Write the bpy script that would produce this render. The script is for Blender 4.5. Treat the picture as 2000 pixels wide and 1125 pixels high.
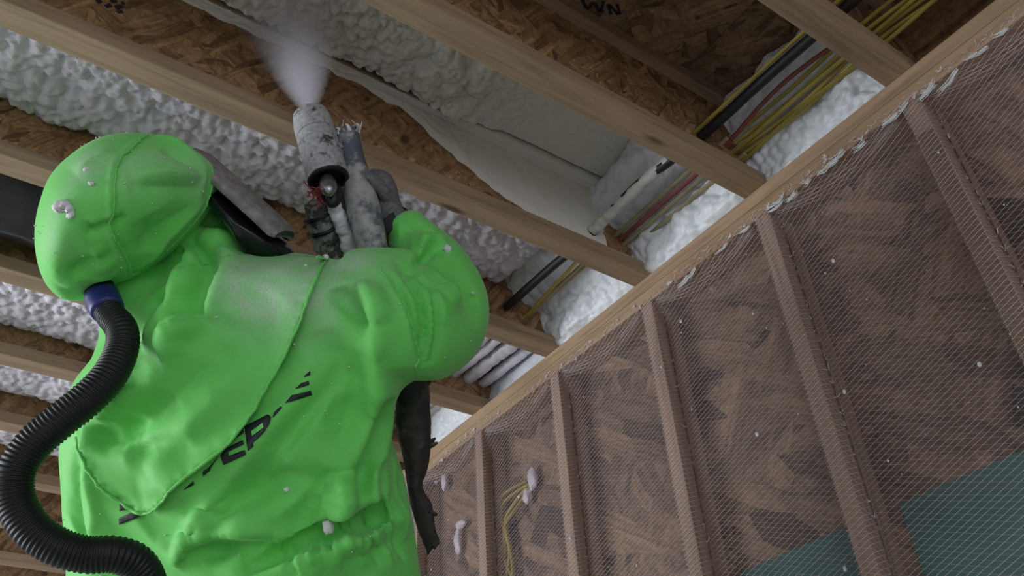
import bpy, bmesh, math, random
import numpy as np
from mathutils import Vector, Matrix, noise
from mathutils.bvhtree import BVHTree
from mathutils.geometry import delaunay_2d_cdt

for o in list(bpy.data.objects): bpy.data.objects.remove(o)
SC = bpy.context.scene
COL = SC.collection
PI = math.pi
rng = np.random.default_rng(7)
random.seed(7)

# ------------------------------------------------------------------ camera, sky, light
# World axes: X runs along the joists into the stud wall, Y along the wall, Z up.
# Z = 0 is the underside of the joists / top of the wall plate, X = 0 the room face of the studs.
cam_d = bpy.data.cameras.new('camera'); cam = bpy.data.objects.new('camera', cam_d); COL.objects.link(cam)
cam_d.sensor_width = 36; cam_d.lens = 31.152; cam_d.clip_start = .05
cam.matrix_world = Matrix(((0.819775,-0.308339,-0.482594,-1.42958),(-0.569969,-0.521277,-0.635142,-0.49027),(-0.055726,0.795737,-0.603073,-1.43291), (0,0,0,1)))
SC.camera = cam
SC.cycles.volume_bounces = 3

w = bpy.data.worlds.new('overcast'); SC.world = w; w.use_nodes = True
bg = w.node_tree.nodes['Background']; bg.inputs[0].default_value = (.78,.87,1,1); bg.inputs[1].default_value = .52

def area(name, loc, target, sx, sy, power, col):
    d = bpy.data.lights.new(name, 'AREA'); d.shape = 'RECTANGLE'; d.size = sx; d.size_y = sy; d.energy = power; d.color = col
    o = bpy.data.objects.new(name, d); COL.objects.link(o); o.location = loc
    o.rotation_euler = (Vector(target)-Vector(loc)).to_track_quat('-Z','Y').to_euler(); return o
# daylight through the open side of the building, behind the worker's left and behind the photographer
area('daylight_opening', (-4.3,3.0,-.85), (-.9,1.0,-.15), 2.2, 1.4, 104, (.93,.97,1))
area('daylight_doorway', (-2.2,-3.2,-1.25), (-.3,.5,.1), 2.4, 1.2, 17, (1,.98,.95))

SC.view_settings.view_transform = 'Standard'; SC.view_settings.look = 'None'
SC.view_settings.gamma = 1; SC.view_settings.use_curve_mapping = False
SC.view_settings.exposure = 0.22

# ------------------------------------------------------------------ materials
def mat(name):
    m = bpy.data.materials.new(name); m.use_nodes = True; nt = m.node_tree
    return m, nt, nt.nodes['Principled BSDF']
def N(nt, t, **kw):
    n = nt.nodes.new(t)
    for k, v in kw.items():
        if k.startswith('_'): setattr(n, k[1:], v)
        else: n.inputs[k.replace('__',' ')].default_value = v
    return n
def ramp(nt, src, stops, interp='LINEAR'):
    r = nt.nodes.new('ShaderNodeValToRGB'); r.color_ramp.interpolation = interp
    e = r.color_ramp.elements
    while len(e) < len(stops): e.new(.5)
    for el, (p, c) in zip(e, stops): el.position = p; el.color = (*c, 1) if len(c) == 3 else c
    nt.links.new(src, r.inputs[0]); return r.outputs[0]
def mixc(nt, a, b, f, mode='MIX'):
    m = nt.nodes.new('ShaderNodeMix'); m.data_type = 'RGBA'; m.blend_type = mode
    for s, v in ((m.inputs[6], a), (m.inputs[7], b), (m.inputs[0], f)):
        if hasattr(v, 'links'): nt.links.new(v, s)
        elif isinstance(v, (int, float)): s.default_value = v
        else: s.default_value = (*v, 1)
    return m.outputs[2]
def bump(nt, bsdf, h, strength=.3, dist=.004):
    b = N(nt, 'ShaderNodeBump', Strength=strength, Distance=dist); nt.links.new(h, b.inputs['Height'])
    nt.links.new(b.outputs[0], bsdf.inputs['Normal'])
def coords(nt, scale=(1,1,1), rot=(0,0,0), kind='Object'):
    tc = nt.nodes.new('ShaderNodeTexCoord'); mp = nt.nodes.new('ShaderNodeMapping')
    nt.links.new(tc.outputs[kind], mp.inputs[0]); mp.inputs['Scale'].default_value = scale; mp.inputs['Rotation'].default_value = rot
    oi = nt.nodes.new('ShaderNodeObjectInfo'); add = nt.nodes.new('ShaderNodeVectorMath'); add.operation = 'MULTIPLY_ADD'
    nt.links.new(oi.outputs['Random'], add.inputs[0]); add.inputs[1].default_value = (7.3,11.1,5.7)
    nt.links.new(mp.outputs[0], add.inputs[2]); return add.outputs[0]

def m_lumber(name, tone, axis=0):
    m, nt, b = mat(name)
    st = [26,26,26]; st[axis] = 1.6
    n1 = N(nt, 'ShaderNodeTexNoise', Scale=1.6, Detail=5, Roughness=.6, Distortion=.9); nt.links.new(coords(nt, st), n1.inputs['Vector'])
    n2 = N(nt, 'ShaderNodeTexNoise', Scale=2.2, Detail=3); nt.links.new(coords(nt), n2.inputs['Vector'])
    st2 = [13,13,13]; st2[axis] = 3.2
    v = N(nt, 'ShaderNodeTexVoronoi', Scale=.55); nt.links.new(coords(nt, st2), v.inputs['Vector'])
    t = np.array(tone)
    c = ramp(nt, n1.outputs['Fac'], [(.3, tuple(t*.66)), (.5, tuple(t)), (.72, tuple(t*1.22))])
    c = mixc(nt, c, tuple(t*np.array((.62,.52,.45))), ramp(nt, n2.outputs['Fac'], [(.52,(0,0,0)),(.75,(.55,.55,.55))]))
    c = mixc(nt, c, tuple(t*.22), ramp(nt, v.outputs['Distance'], [(.035,(.9,.9,.9)),(.085,(0,0,0))]))
    nt.links.new(c, b.inputs['Base Color']); b.inputs['Roughness'].default_value = .72
    bump(nt, b, n1.outputs['Fac'], .35, .003); return m

def m_osb(name, dark, mid, light, scale=1.0, axes='XY', over=None):
    """oriented strand board: three layers of stretched flakes at different angles"""
    m, nt, b = mat(name)
    col = None; hs = None
    for k, ang in enumerate((.35, 1.5, 2.55, .95)):
        r = (0,0,ang) if axes == 'XY' else ((0,ang,0) if axes == 'XZ' else (ang,0,0))
        s = {'XY':(10,46,1),'XZ':(10,1,46),'YZ':(1,46,10)}[axes]
        nz = N(nt, 'ShaderNodeTexNoise', Scale=6, Detail=2); nt.links.new(coords(nt), nz.inputs['Vector'])
        mp = nt.nodes.new('ShaderNodeMapping'); mp.inputs['Scale'].default_value = tuple(x*scale for x in s)
        mp0 = coords(nt, (1,1,1), r)
        ad = nt.nodes.new('ShaderNodeVectorMath'); ad.operation='MULTIPLY_ADD'; nt.links.new(nz.outputs['Color'], ad.inputs[0]); ad.inputs[1].default_value=(.025,.025,.025); nt.links.new(mp0, ad.inputs[2])
        nt.links.new(ad.outputs[0], mp.inputs[0])
        v = N(nt, 'ShaderNodeTexVoronoi', Scale=1.0, Randomness=1.0); nt.links.new(mp.outputs[0], v.inputs['Vector'])
        sep = nt.nodes.new('ShaderNodeSeparateColor'); nt.links.new(v.outputs['Color'], sep.inputs[0])
        mp2 = nt.nodes.new('ShaderNodeMapping'); mp2.inputs['Scale'].default_value = tuple(x*scale*(5 if x > 40 else (.5 if x < 15 and x > 1 else 1)) for x in s); nt.links.new(ad.outputs[0], mp2.inputs[0])
        gr = N(nt, 'ShaderNodeTexNoise', Scale=1.0, Detail=3, Roughness=.6); nt.links.new(mp2.outputs[0], gr.inputs['Vector'])
        c = ramp(nt, sep.outputs[0], [(0,dark),(.18,mid),(.6,light),(1,tuple(np.array(light)*1.25))])
        c = mixc(nt, c, tuple(np.array(dark)*.5), ramp(nt, v.outputs['Distance'], [(.6,(0,0,0)),(1.0,(.6,.6,.6))]))
        c = mixc(nt, c, ramp(nt, gr.outputs['Fac'], [(.32,(.62,.58,.52)),(.5,(1,1,1)),(.68,(1.25,1.22,1.15))]), 1.0, 'MULTIPLY')
        if col is None: col, hs = c, sep.outputs[0]
        else:
            f = ramp(nt, sep.outputs[1], [(.5,(0,0,0)),(.56,(1,1,1))])
            col = mixc(nt, col, c, f); 
    n3 = N(nt, 'ShaderNodeTexNoise', Scale=60, Detail=4, Roughness=.7); nt.links.new(coords(nt), n3.inputs['Vector'])
    col = mixc(nt, col, ramp(nt, n3.outputs['Fac'], [(.3,(.55,.5,.45)),(.7,(1.1,1.08,1.05))]), 1.0, 'MULTIPLY')
    v2 = N(nt, 'ShaderNodeTexVoronoi', Scale=5.5); nt.links.new(coords(nt, (1,1,1), (.3,.2,.8)), v2.inputs['Vector'])
    n4 = N(nt, 'ShaderNodeTexNoise', Scale=14, Detail=2); nt.links.new(coords(nt), n4.inputs['Vector'])
    ad = nt.nodes.new('ShaderNodeMath'); ad.operation='MULTIPLY_ADD'; nt.links.new(n4.outputs['Fac'], ad.inputs[0]); ad.inputs[1].default_value=.32; nt.links.new(v2.outputs['Distance'], ad.inputs[2])
    col = mixc(nt, col, tuple(np.array(dark)*.35), ramp(nt, ad.outputs[0], [(.20,(.85,.85,.85)),(.25,(0,0,0))]))
    if over:      # dried overspray of foam on the board, laid down where 'over' says
        col = over(nt, col)
    nt.links.new(col, b.inputs['Base Color']); b.inputs['Roughness'].default_value = .66
    bump(nt, b, n3.outputs['Fac'], .35, .002); return m

def m_foam(name, a, bcol, rough=.5):
    m, nt, b = mat(name)
    n1 = N(nt, 'ShaderNodeTexNoise', Scale=7, Detail=3); nt.links.new(coords(nt), n1.inputs['Vector'])
    n2 = N(nt, 'ShaderNodeTexNoise', Scale=160, Detail=3); nt.links.new(coords(nt), n2.inputs['Vector'])
    nt.links.new(mixc(nt, a, bcol, ramp(nt, n1.outputs['Fac'], [(.35,(0,0,0)),(.65,(1,1,1))])), b.inputs['Base Color'])
    b.inputs['Roughness'].default_value = rough
    b.inputs['Subsurface Weight'].default_value = 0
    bump(nt, b, n2.outputs['Fac'], .25, .002); return m

def m_plain(name, col, rough=.5, metal=0, spec=.5, nscale=0, nvar=.3):
    m, nt, b = mat(name); b.inputs['Base Color'].default_value = (*col,1); b.inputs['Roughness'].default_value = rough
    b.inputs['Metallic'].default_value = metal; b.inputs['Specular IOR Level'].default_value = spec
    if nscale:
        n = N(nt, 'ShaderNodeTexNoise', Scale=nscale, Detail=4); nt.links.new(coords(nt), n.inputs['Vector'])
        c = np.array(col)
        nt.links.new(ramp(nt, n.outputs['Fac'], [(.3,tuple(c*(1-nvar))),(.7,tuple(np.minimum(c*(1+nvar),1)))]), b.inputs['Base Color'])
        bump(nt, b, n.outputs['Fac'], .2, .002)
    return m

def m_spattered(name, base, spat, amount=.5, scale=45):
    """a tool surface caked with foam overspray: base shows through in flakes"""
    m, nt, b = mat(name)
    n = N(nt, 'ShaderNodeTexNoise', Scale=scale, Detail=6, Roughness=.65); nt.links.new(coords(nt), n.inputs['Vector'])
    n2 = N(nt, 'ShaderNodeTexNoise', Scale=scale*4, Detail=3); nt.links.new(coords(nt), n2.inputs['Vector'])
    s = np.array(spat)
    sp = ramp(nt, n2.outputs['Fac'], [(.3,tuple(s*.75)),(.7,tuple(s*1.2))])
    f = ramp(nt, n.outputs['Fac'], [(amount-.05,(0,0,0)),(amount+.05,(1,1,1))])
    nt.links.new(mixc(nt, base, sp, f), b.inputs['Base Color']); b.inputs['Roughness'].default_value = .6
    bump(nt, b, n.outputs['Fac'], .5, .003); return m

def m_suit(name):
    m, nt, b = mat(name)
    at = nt.nodes.new('ShaderNodeAttribute'); at.attribute_name = 'dust'
    n = N(nt, 'ShaderNodeTexNoise', Scale=420, Detail=2, Roughness=.7); nt.links.new(coords(nt), n.inputs['Vector'])
    n2 = N(nt, 'ShaderNodeTexNoise', Scale=26, Detail=4, Roughness=.6); nt.links.new(coords(nt), n2.inputs['Vector'])
    n3 = N(nt, 'ShaderNodeTexNoise', Scale=5, Detail=4); nt.links.new(coords(nt), n3.inputs['Vector'])
    s = nt.nodes.new('ShaderNodeMath'); s.operation='MULTIPLY'
    nt.links.new(at.outputs['Fac'], s.inputs[0]); nt.links.new(ramp(nt, n.outputs['Fac'], [(.36,(.25,.25,.25)),(.6,(1,1,1))]), s.inputs[1])
    s2 = nt.nodes.new('ShaderNodeMath'); s2.operation='MULTIPLY'; nt.links.new(s.outputs[0], s2.inputs[0])
    nt.links.new(ramp(nt, n2.outputs['Fac'], [(.3,(.35,.35,.35)),(.65,(1,1,1))]), s2.inputs[1])
    g = ramp(nt, n3.outputs['Fac'], [(.3,(.138,.62,.105)),(.7,(.158,.68,.125))])
    nt.links.new(mixc(nt, g, (.52,.56,.52), s2.outputs[0]), b.inputs['Base Color'])
    b.inputs['Roughness'].default_value = .60; b.inputs['Specular IOR Level'].default_value = .34
    b.inputs['Sheen Weight'].default_value = .18
    bump(nt, b, n2.outputs['Fac'], .10, .004); return m

M = {}
M['flange'] = m_lumber('joist_flange_wood', (.345,.245,.155), 0)
M['stud'] = m_lumber('stud_wood', (.36,.255,.18), 2)
M['plate'] = m_lumber('plate_wood', (.39,.26,.16), 1)
M['web'] = m_osb('web_strand_board', (.17,.092,.045), (.29,.172,.085), (.40,.25,.13), 1.1, 'XZ')
M['deck'] = m_osb('deck_strand_board', (.12,.075,.042), (.23,.15,.085), (.33,.22,.13), .8, 'XY')
M['sheath'] = m_osb('sheathing_strand_board', (.07,.048,.042), (.20,.138,.105), (.31,.215,.15), .42, 'YZ')
M['foam'] = m_foam('white_foam', (.77,.745,.835), (.69,.667,.755))
M['foam_bright'] = m_foam('fresh_white_foam', (.84,.87,.92), (.76,.79,.85), .42)
M['foam_wet'] = m_foam('fresh_cream_foam', (.80,.79,.71), (.80,.80,.77), .2)
M['suit'] = m_suit('green_suit')
M['black'] = m_plain('black_rubber', (.012,.012,.014), .42)
M['hose'] = m_plain('black_hose', (.010,.010,.012), .48, 0, .35)
M['cable_black'] = m_plain('black_cable_jacket', (.012,.012,.013), .5)
M['cable_yellow'] = m_plain('yellow_cable_jacket', (.36,.29,.055), .5, nscale=9, nvar=.3)
M['cable_old'] = m_plain('dusty_yellow_cable_jacket', (.33,.29,.17), .6, nscale=14, nvar=.3)
M['cable_red'] = m_plain('red_cable_jacket', (.27,.075,.065), .5, nscale=9, nvar=.25)
M['cable_white'] = m_plain('white_cable_jacket', (.62,.62,.6), .5)
M['blue'] = m_plain('blue_plastic', (.022,.022,.16), .4)
M['glove'] = m_plain('grey_glove_fabric', (.135,.132,.14), .85, nscale=150, nvar=.3)
M['glove_edge'] = m_plain('black_glove_cuff', (.02,.02,.022), .8)
M['visor'] = m_spattered('spattered_visor_frame', (.17,.16,.16), (.23,.215,.21), .50, 18)
M['visor_dark'] = m_plain('dark_visor', (.008,.008,.01), .22)
M['gun'] = m_spattered('foam_caked_gun', (.05,.05,.055), (.37,.37,.385), .40, 34)
M['wrap'] = m_spattered('foam_caked_wrap', (.085,.095,.125), (.33,.335,.32), .47, 15)
M['wrap_dark'] = m_spattered('dirty_wrap', (.045,.043,.042), (.24,.24,.225), .50, 38)
M['steel'] = m_plain('dull_steel', (.35,.36,.38), .3, .9)
M['red'] = m_plain('red_cloth_tie', (.30,.045,.05), .9, nscale=90, nvar=.5)
M['sleeve'] = m_spattered('black_tattered_sleeve', (.028,.026,.023), (.075,.07,.06), .58, 20)
M['ink'] = m_plain('black_ink', (.012,.013,.02), .6)
M['film'] = m_plain('black_plastic_film', (.012,.012,.014), .2, nscale=30, nvar=.4)
M['strand'] = m_plain('net_strand', (.66,.60,.60), .6)
M['tuft'] = m_plain('white_fibre', (.72,.72,.73), .8)
M['staple'] = m_plain('staple_steel', (.12,.115,.11), .5, .6)
M['teal'] = m_plain('teal_board', (.045,.15,.14), .6, nscale=6, nvar=.25)
M['floor'] = m_plain('dusty_floor', (.56,.54,.52), .8, nscale=4, nvar=.2)
def m_membrane():
    m = bpy.data.materials.new('net_fabric'); m.use_nodes = True; nt = m.node_tree; nt.nodes.clear()
    out = N(nt,'ShaderNodeOutputMaterial'); mx = N(nt,'ShaderNodeMixShader'); tr = N(nt,'ShaderNodeBsdfTransparent'); df = N(nt,'ShaderNodeBsdfDiffuse')
    df.inputs[0].default_value = (.46,.38,.385,1); tr.inputs[0].default_value=(.97,.93,.94,1)
    n = N(nt,'ShaderNodeTexNoise',Scale=3.5,Detail=5,Roughness=.62); nt.links.new(coords(nt,(1,.5,2.2)), n.inputs['Vector'])
    nt.links.new(ramp(nt, n.outputs['Fac'], [(.3,(.05,.05,.05)),(.7,(.13,.13,.13))]), mx.inputs[0])
    nt.links.new(tr.outputs[0], mx.inputs[1]); nt.links.new(df.outputs[0], mx.inputs[2]); nt.links.new(mx.outputs[0], out.inputs[0]); return m
M['membrane'] = m_membrane()

# ------------------------------------------------------------------ object helpers
def link(name, me, m=None, parent=None, smooth=False):
    o = bpy.data.objects.new(name, me); COL.objects.link(o)
    if m is not None and not me.materials: me.materials.append(m)
    if smooth: me.polygons.foreach_set('use_smooth', [True]*len(me.polygons))
    if parent is not None: o.parent = parent
    return o
def mesh(name, V, F, m=None, parent=None, smooth=False):
    me = bpy.data.meshes.new(name)
    me.from_pydata([tuple(v) for v in np.asarray(V, float)], [], [tuple(int(i) for i in f) for f in F]); me.update()
    return link(name, me, m, parent, smooth)
def thing(name, label, cat, group=None, loc=None):
    o = bpy.data.objects.new(name, None); COL.objects.link(o); o.empty_display_size = .05
    if loc is not None: o.location = loc
    o['label'] = label; o['category'] = cat
    if group: o['group'] = group
    return o
def tag(o, label, cat, group=None, kind=None):
    o['label'] = label; o['category'] = cat
    if group: o['group'] = group
    if kind: o['kind'] = kind
    return o
def adopt(child, root):
    child.parent = root; child.matrix_parent_inverse = Matrix.Translation(-Vector(root.location)); return child
def box_bm(lo, hi, bev=.0015):
    bm = bmesh.new(); bmesh.ops.create_cube(bm, size=1)
    lo, hi = Vector(lo), Vector(hi)
    for v in bm.verts: v.co = Vector(((lo[i]+hi[i])/2+v.co[i]*(hi[i]-lo[i]) for i in range(3)))
    if bev: bmesh.ops.bevel(bm, geom=bm.edges[:], offset=bev, segments=2, profile=.6, affect='EDGES')
    return bm
def box(name, lo, hi, m, parent=None, bev=.0015):
    bm = box_bm(lo, hi, bev); me = bpy.data.meshes.new(name); bm.to_mesh(me); bm.free(); return link(name, me, m, parent)
def grid_faces(m, n, wrap=False):
    i, j = np.meshgrid(np.arange(m-1), np.arange(n if wrap else n-1), indexing='ij')
    j2 = (j+1) % n
    return np.stack([i*n+j, i*n+j2, (i+1)*n+j2, (i+1)*n+j], -1).reshape(-1,4)
def smooth_path(P, n):
    """Catmull-Rom through the points of P (k, d), n samples"""
    P = np.asarray(P, float); k = len(P)
    Q = np.vstack([2*P[0]-P[1], P, 2*P[-1]-P[-2]])
    t = np.linspace(0, k-1-1e-9, n); i = t.astype(int); f = (t-i)[:,None]
    a, b, c, d = Q[i], Q[i+1], Q[i+2], Q[i+3]
    return .5*((2*b)+(-a+c)*f+(2*a-5*b+4*c-d)*f**2+(-a+3*b-3*c+d)*f**3)
def frames(P):
    T = np.gradient(P, axis=0); T /= np.linalg.norm(T, axis=1)[:,None]+1e-12
    U = np.zeros_like(P); u = np.cross(T[0], (0,0,1.0))
    if np.linalg.norm(u) < .1: u = np.cross(T[0], (1.0,0,0))
    for i in range(len(P)):
        u = u-T[i]*(u@T[i]); u /= np.linalg.norm(u); U[i] = u
    return T, U, np.cross(T, U)
def tube_vf(P, r, segs=10, caps=True, squash=1.0):
    P = np.asarray(P, float); n = len(P); r = np.broadcast_to(np.asarray(r, float), (n,))
    T, U, W = frames(P); a = np.linspace(0, 2*PI, segs, endpoint=False)
    V = P[:,None]+r[:,None,None]*(np.cos(a)[None,:,None]*U[:,None]+squash*np.sin(a)[None,:,None]*W[:,None])
    F = [tuple(f) for f in grid_faces(n, segs, True)]
    V = V.reshape(-1,3)
    if caps: F += [tuple(range(segs-1,-1,-1)), tuple((n-1)*segs+k for k in range(segs))]
    return V, F
def tube(name, P, r, m, parent=None, segs=10, caps=True, squash=1.0, smooth=True):
    V, F = tube_vf(P, r, segs, caps, squash); return mesh(name, V, F, m, parent, smooth)
def join_vf(parts):
    V, F, k = [], [], 0
    for v, f in parts:
        v = np.asarray(v, float); V.append(v); F += [tuple(int(i)+k for i in q) for q in f]; k += len(v)
    return np.vstack(V), F

# numpy cellular noise used for the relief of the sprayed foam
def hash2(i, j, s):
    h = (i.astype(np.int64)*374761393+j.astype(np.int64)*668265263+s*974634533) & 0x7fffffff
    h = ((h ^ (h >> 13))*1274126177) & 0x7fffffff
    return ((h ^ (h >> 16)) & 0xffff)/65535.
def worley(x, y, s):
    i, j = np.floor(x), np.floor(y); f1 = np.full(x.shape, 9.); f2 = np.full(x.shape, 9.); cell = np.zeros(x.shape)
    for a in (-1,0,1):
        for b in (-1,0,1):
            ci, cj = i+a, j+b
            d = np.hypot(ci+hash2(ci,cj,s)-x, cj+hash2(ci,cj,s+1)-y)
            n = d < f1; f2 = np.where(n, f1, np.minimum(f2, d)); cell = np.where(n, hash2(ci,cj,s+2), cell); f1 = np.where(n, d, f1)
    return f1, f2, cell
def vnoise(x, y, s):
    i, j = np.floor(x), np.floor(y); fx, fy = x-i, y-j; fx = fx*fx*(3-2*fx); fy = fy*fy*(3-2*fy)
    a, b, c, d = hash2(i,j,s), hash2(i+1,j,s), hash2(i,j+1,s), hash2(i+1,j+1,s)
    return (a*(1-fx)+b*fx)*(1-fy)+(c*(1-fx)+d*fx)*fy-.5
def domes(x, y, s):
    x, y = x+.25*vnoise(x*1.3,y*1.3,s+7), y+.25*vnoise(x*1.3,y*1.3,s+9)
    i, j = np.floor(x), np.floor(y); h = np.zeros(x.shape)
    for a in (-1,0,1):
        for b in (-1,0,1):
            ci, cj = i+a, j+b; r = .45+.5*hash2(ci,cj,s+2)
            d2 = (ci+hash2(ci,cj,s)-x)**2+(cj+hash2(ci,cj,s+1)-y)**2
            h = np.maximum(h, np.sqrt(np.clip(r*r-d2,0,9)))
    return h
def popcorn(x, y, s, size=.03):
    return .62*domes(x/size, y/size, s)+.34*domes(x/size*2.1, y/size*2.1, s+20)+.5*vnoise(x/.12, y/.12, s+5)

# ------------------------------------------------------------------ setting
S = .4064           # joist and stud spacing
FW = .064           # flange width
DECK = .302         # underside of the floor deck
XE, XW = .135, -3.4 # joist ends
FLOOR = -1.95

fl = box('floor', (-6,-3.2,FLOOR-.03), (.2,7,FLOOR), M['floor'], None, 0); fl['kind'] = 'structure'
ceil = bpy.data.objects.new('ceiling', None); COL.objects.link(ceil); ceil['kind'] = 'structure'
xs = [-3.42,-2.62,-1.4,-.18,.15]
for k in range(4):
    off = -1.3 if k % 2 else -2.4
    ys = [y for y in np.arange(off, 6.5, 2.44)]
    ys = [-1.6]+[y for y in ys if -1.4 < y < 5.9]+[6.1]
    for a, b in zip(ys[:-1], ys[1:]):
        box('deck_panel', (xs[k]+.0015,a+.0015,DECK+.001), (xs[k+1]-.0015,b-.0015,DECK+.020), M['deck'], ceil, .001)
wall = bpy.data.objects.new('wall_right', None); COL.objects.link(wall); wall['kind'] = 'structure'
for a, b in zip((-1.6,-.41,.81,2.03,3.25,4.6), (-.41,.81,2.03,3.25,4.6,6.1)):
    box('sheathing_panel', (.0905,a+.0015,FLOOR), (.103,b-.0015,.03), M['sheath'], wall, .001)
box('rim_board', (.14,-1.6,.03), (.165,6.1,DECK), M['web'], wall, .001)
box('top_plate', (-.001,-1.6,-.039), (.089,6.1,-.0005), M['plate'], wall, .002)
box('second_plate', (.0,-1.6,-.078), (.089,6.1,-.0395), M['plate'], wall, .002)
box('bottom_plate', (0,-1.6,FLOOR), (.089,6.1,FLOOR+.038), M['plate'], wall, .002)
NST = range(-3, 15)
for i in NST:
    j = i*.37
    box('stud', (0+.001*math.sin(j),i*S-.019,FLOOR+.038), (.089,i*S+.019,-.0785), M['stud'], wall, .002)
# green-blue boards fixed low on the outside sheathing
for y0, y1 in ((.021,.357),(.428,.762)):
    box('teal_board', (.082,y0,FLOOR+.04), (.0900,y1,-.797), M['teal'], wall, .001)

def stamp(polys, n, m, parent, name):
    for P in polys:
        P = np.array(P); V = np.vstack([P, P+np.array(n)*.0006]); k = len(P)
        mesh(name, V, [tuple(range(k)), tuple(range(2*k-1,k-1,-1))]+[(i,(i+1)%k,k+(i+1)%k,k+i) for i in range(k)], m, parent)
# inspection stamp printed on the deck
stamp([[(-0.5281,0.3637,0.3025),(-0.5202,0.3586,0.3025),(-0.4957,0.3722,0.3025),(-0.5019,0.3778,0.3025)], [(-0.5015,0.3726,0.3025),(-0.5027,0.3523,0.3025),(-0.4951,0.3523,0.3025),(-0.4949,0.3733,0.3025)], [(-0.4999,0.3521,0.3025),(-0.4929,0.3476,0.3025),(-0.4672,0.3622,0.3025),(-0.4734,0.3678,0.3025)], [(-0.4721,0.3637,0.3025),(-0.4837,0.3385,0.3025),(-0.4768,0.3357,0.3025),(-0.4643,0.3620,0.3025)],
       [(-0.4704,0.3397,0.3025),(-0.4653,0.3348,0.3025),(-0.4394,0.3528,0.3025),(-0.4456,0.3584,0.3025)], [(-0.4646,0.3393,0.3025),(-0.4614,0.3340,0.3025),(-0.4272,0.3433,0.3025),(-0.4295,0.3498,0.3025)], [(-0.4524,0.3282,0.3025),(-0.4473,0.3233,0.3025),(-0.4231,0.3407,0.3025),(-0.4274,0.3467,0.3025)]], (0,0,-1), M['ink'], ceil, 'stamp_print')
ordinal = {-1:'joist in the dark corner past the bare yellow cables',0:'short visible joist end at the top corner, bare brown, between two bare bays',
 1:'brown joist with knots bounding the cream freshly sprayed bay',2:'joist behind the spray gun, its strand board web misted with overspray',3:'joist running behind the green hood, foam on its far side',
 4:'joist just below the black plastic duct, running behind the hood',5:'joist between two foam filled bays left of the breathing hose',6:'joist beside the bend of the breathing hose, smooth foam on it',
 7:'small far joist inside the loop of the breathing hose',8:'far joist low behind the loop of the breathing hose',9:'far joist at the lowest corner behind the hose'}
for i in range(-1, 15):
    y = i*S
    j = thing('floor_joist', 'wood I-joist: '+ordinal.get(i, 'one of the farthest of the row, below the lowest bend of the hose'), 'joist', 'wooden I-joists of the ceiling', (0,y,0))
    # bottom flange stock of two lengths finger-jointed: one solid with soft edges
    box('bottom_flange', (XW,-FW/2,0), (XE,FW/2,.038), M['flange'], j, .0025)
    box('top_flange', (XW,-FW/2,DECK-.038), (XE,FW/2,DECK), M['flange'], j, .0025)
    web = box('web', (XW,-.005,.037), (XE,.005,DECK-.037), M['web'], j, .0)
    if i == 2:
        blots = [[(-1.4346,0.8076,0.1346),(-1.4298,0.8076,0.1486),(-1.4222,0.8076,0.1408),(-1.4269,0.8076,0.1304)], [(-1.4178,0.8076,0.1340),(-1.4097,0.8076,0.1470),(-1.4024,0.8076,0.1407),(-1.4105,0.8076,0.1276)], [(-1.4139,0.8076,0.1576),(-1.4025,0.8076,0.1699),(-1.3962,0.8076,0.1591),(-1.4063,0.8076,0.1497)], [(-1.4010,0.8076,0.1434),(-1.3918,0.8076,0.1573),(-1.3821,0.8076,0.1544),(-1.3916,0.8076,0.1369)], [(-1.3945,0.8076,0.1313),(-1.3847,0.8076,0.1422),(-1.3797,0.8076,0.1374),(-1.3878,0.8076,0.1279)], [(-1.3919,0.8076,0.1677),(-1.3852,0.8076,0.1694),(-1.3813,0.8076,0.1602),(-1.3880,0.8076,0.1585)]]
        stamp([[(a, b-y, c) for a, b, c in q] for q in blots], (0,-1,0), M['ink'], web, 'stamp_print')

# ------------------------------------------------------------------ sprayed foam between the joists
def foam_sheet(name, y0, y1, x0, x1, z, amp, seed, size, m, label, step=.0055, fill=.03, wave=.02, edge=.0, group='sprayed foam in the joist bays', fn=None):
    """foam filling a bay: lower surface near height z with popcorn relief, curling at its rims up to the deck"""
    nx = int((x1-x0)/step)+1; ny = int((y1-y0)/step)+1
    X, Y = np.meshgrid(np.linspace(x0,x1,nx), np.linspace(y0,y1,ny), indexing='ij')
    h = popcorn(X, Y, seed, size)*amp if fn is None else fn(X, Y)
    side = np.minimum(Y-y0, y1-Y); end = np.minimum(X-x0+.05, x1-X)
    Z = z-h+wave*vnoise(X/.25, Y/.2, seed+40)
    Z += fill*np.exp(-(side/.022)) + (DECK-z)*np.exp(-np.clip(end,0,9)/.035)
    Z = np.minimum(Z, DECK-.0005)
    V = np.stack([X,Y,Z],-1).reshape(-1,3)
    # closed top against the deck
    idx = np.arange(nx*ny).reshape(nx,ny)
    ring = np.concatenate([idx[:,0], idx[-1,1:], idx[-2::-1,-1], idx[0,-2:0:-1]])
    top = V[ring].copy(); top[:,2] = DECK
    k = len(V); n = len(ring)
    F = [tuple(f[::-1]) for f in grid_faces(nx, ny)]+[(ring[a],ring[(a+1)%n],k+(a+1)%n,k+a) for a in range(n)]+[tuple(k+a for a in range(n))]
    o = mesh(name, np.vstack([V,top]), F, m, None, True)
    return tag(o, label, 'foam', group)

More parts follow.
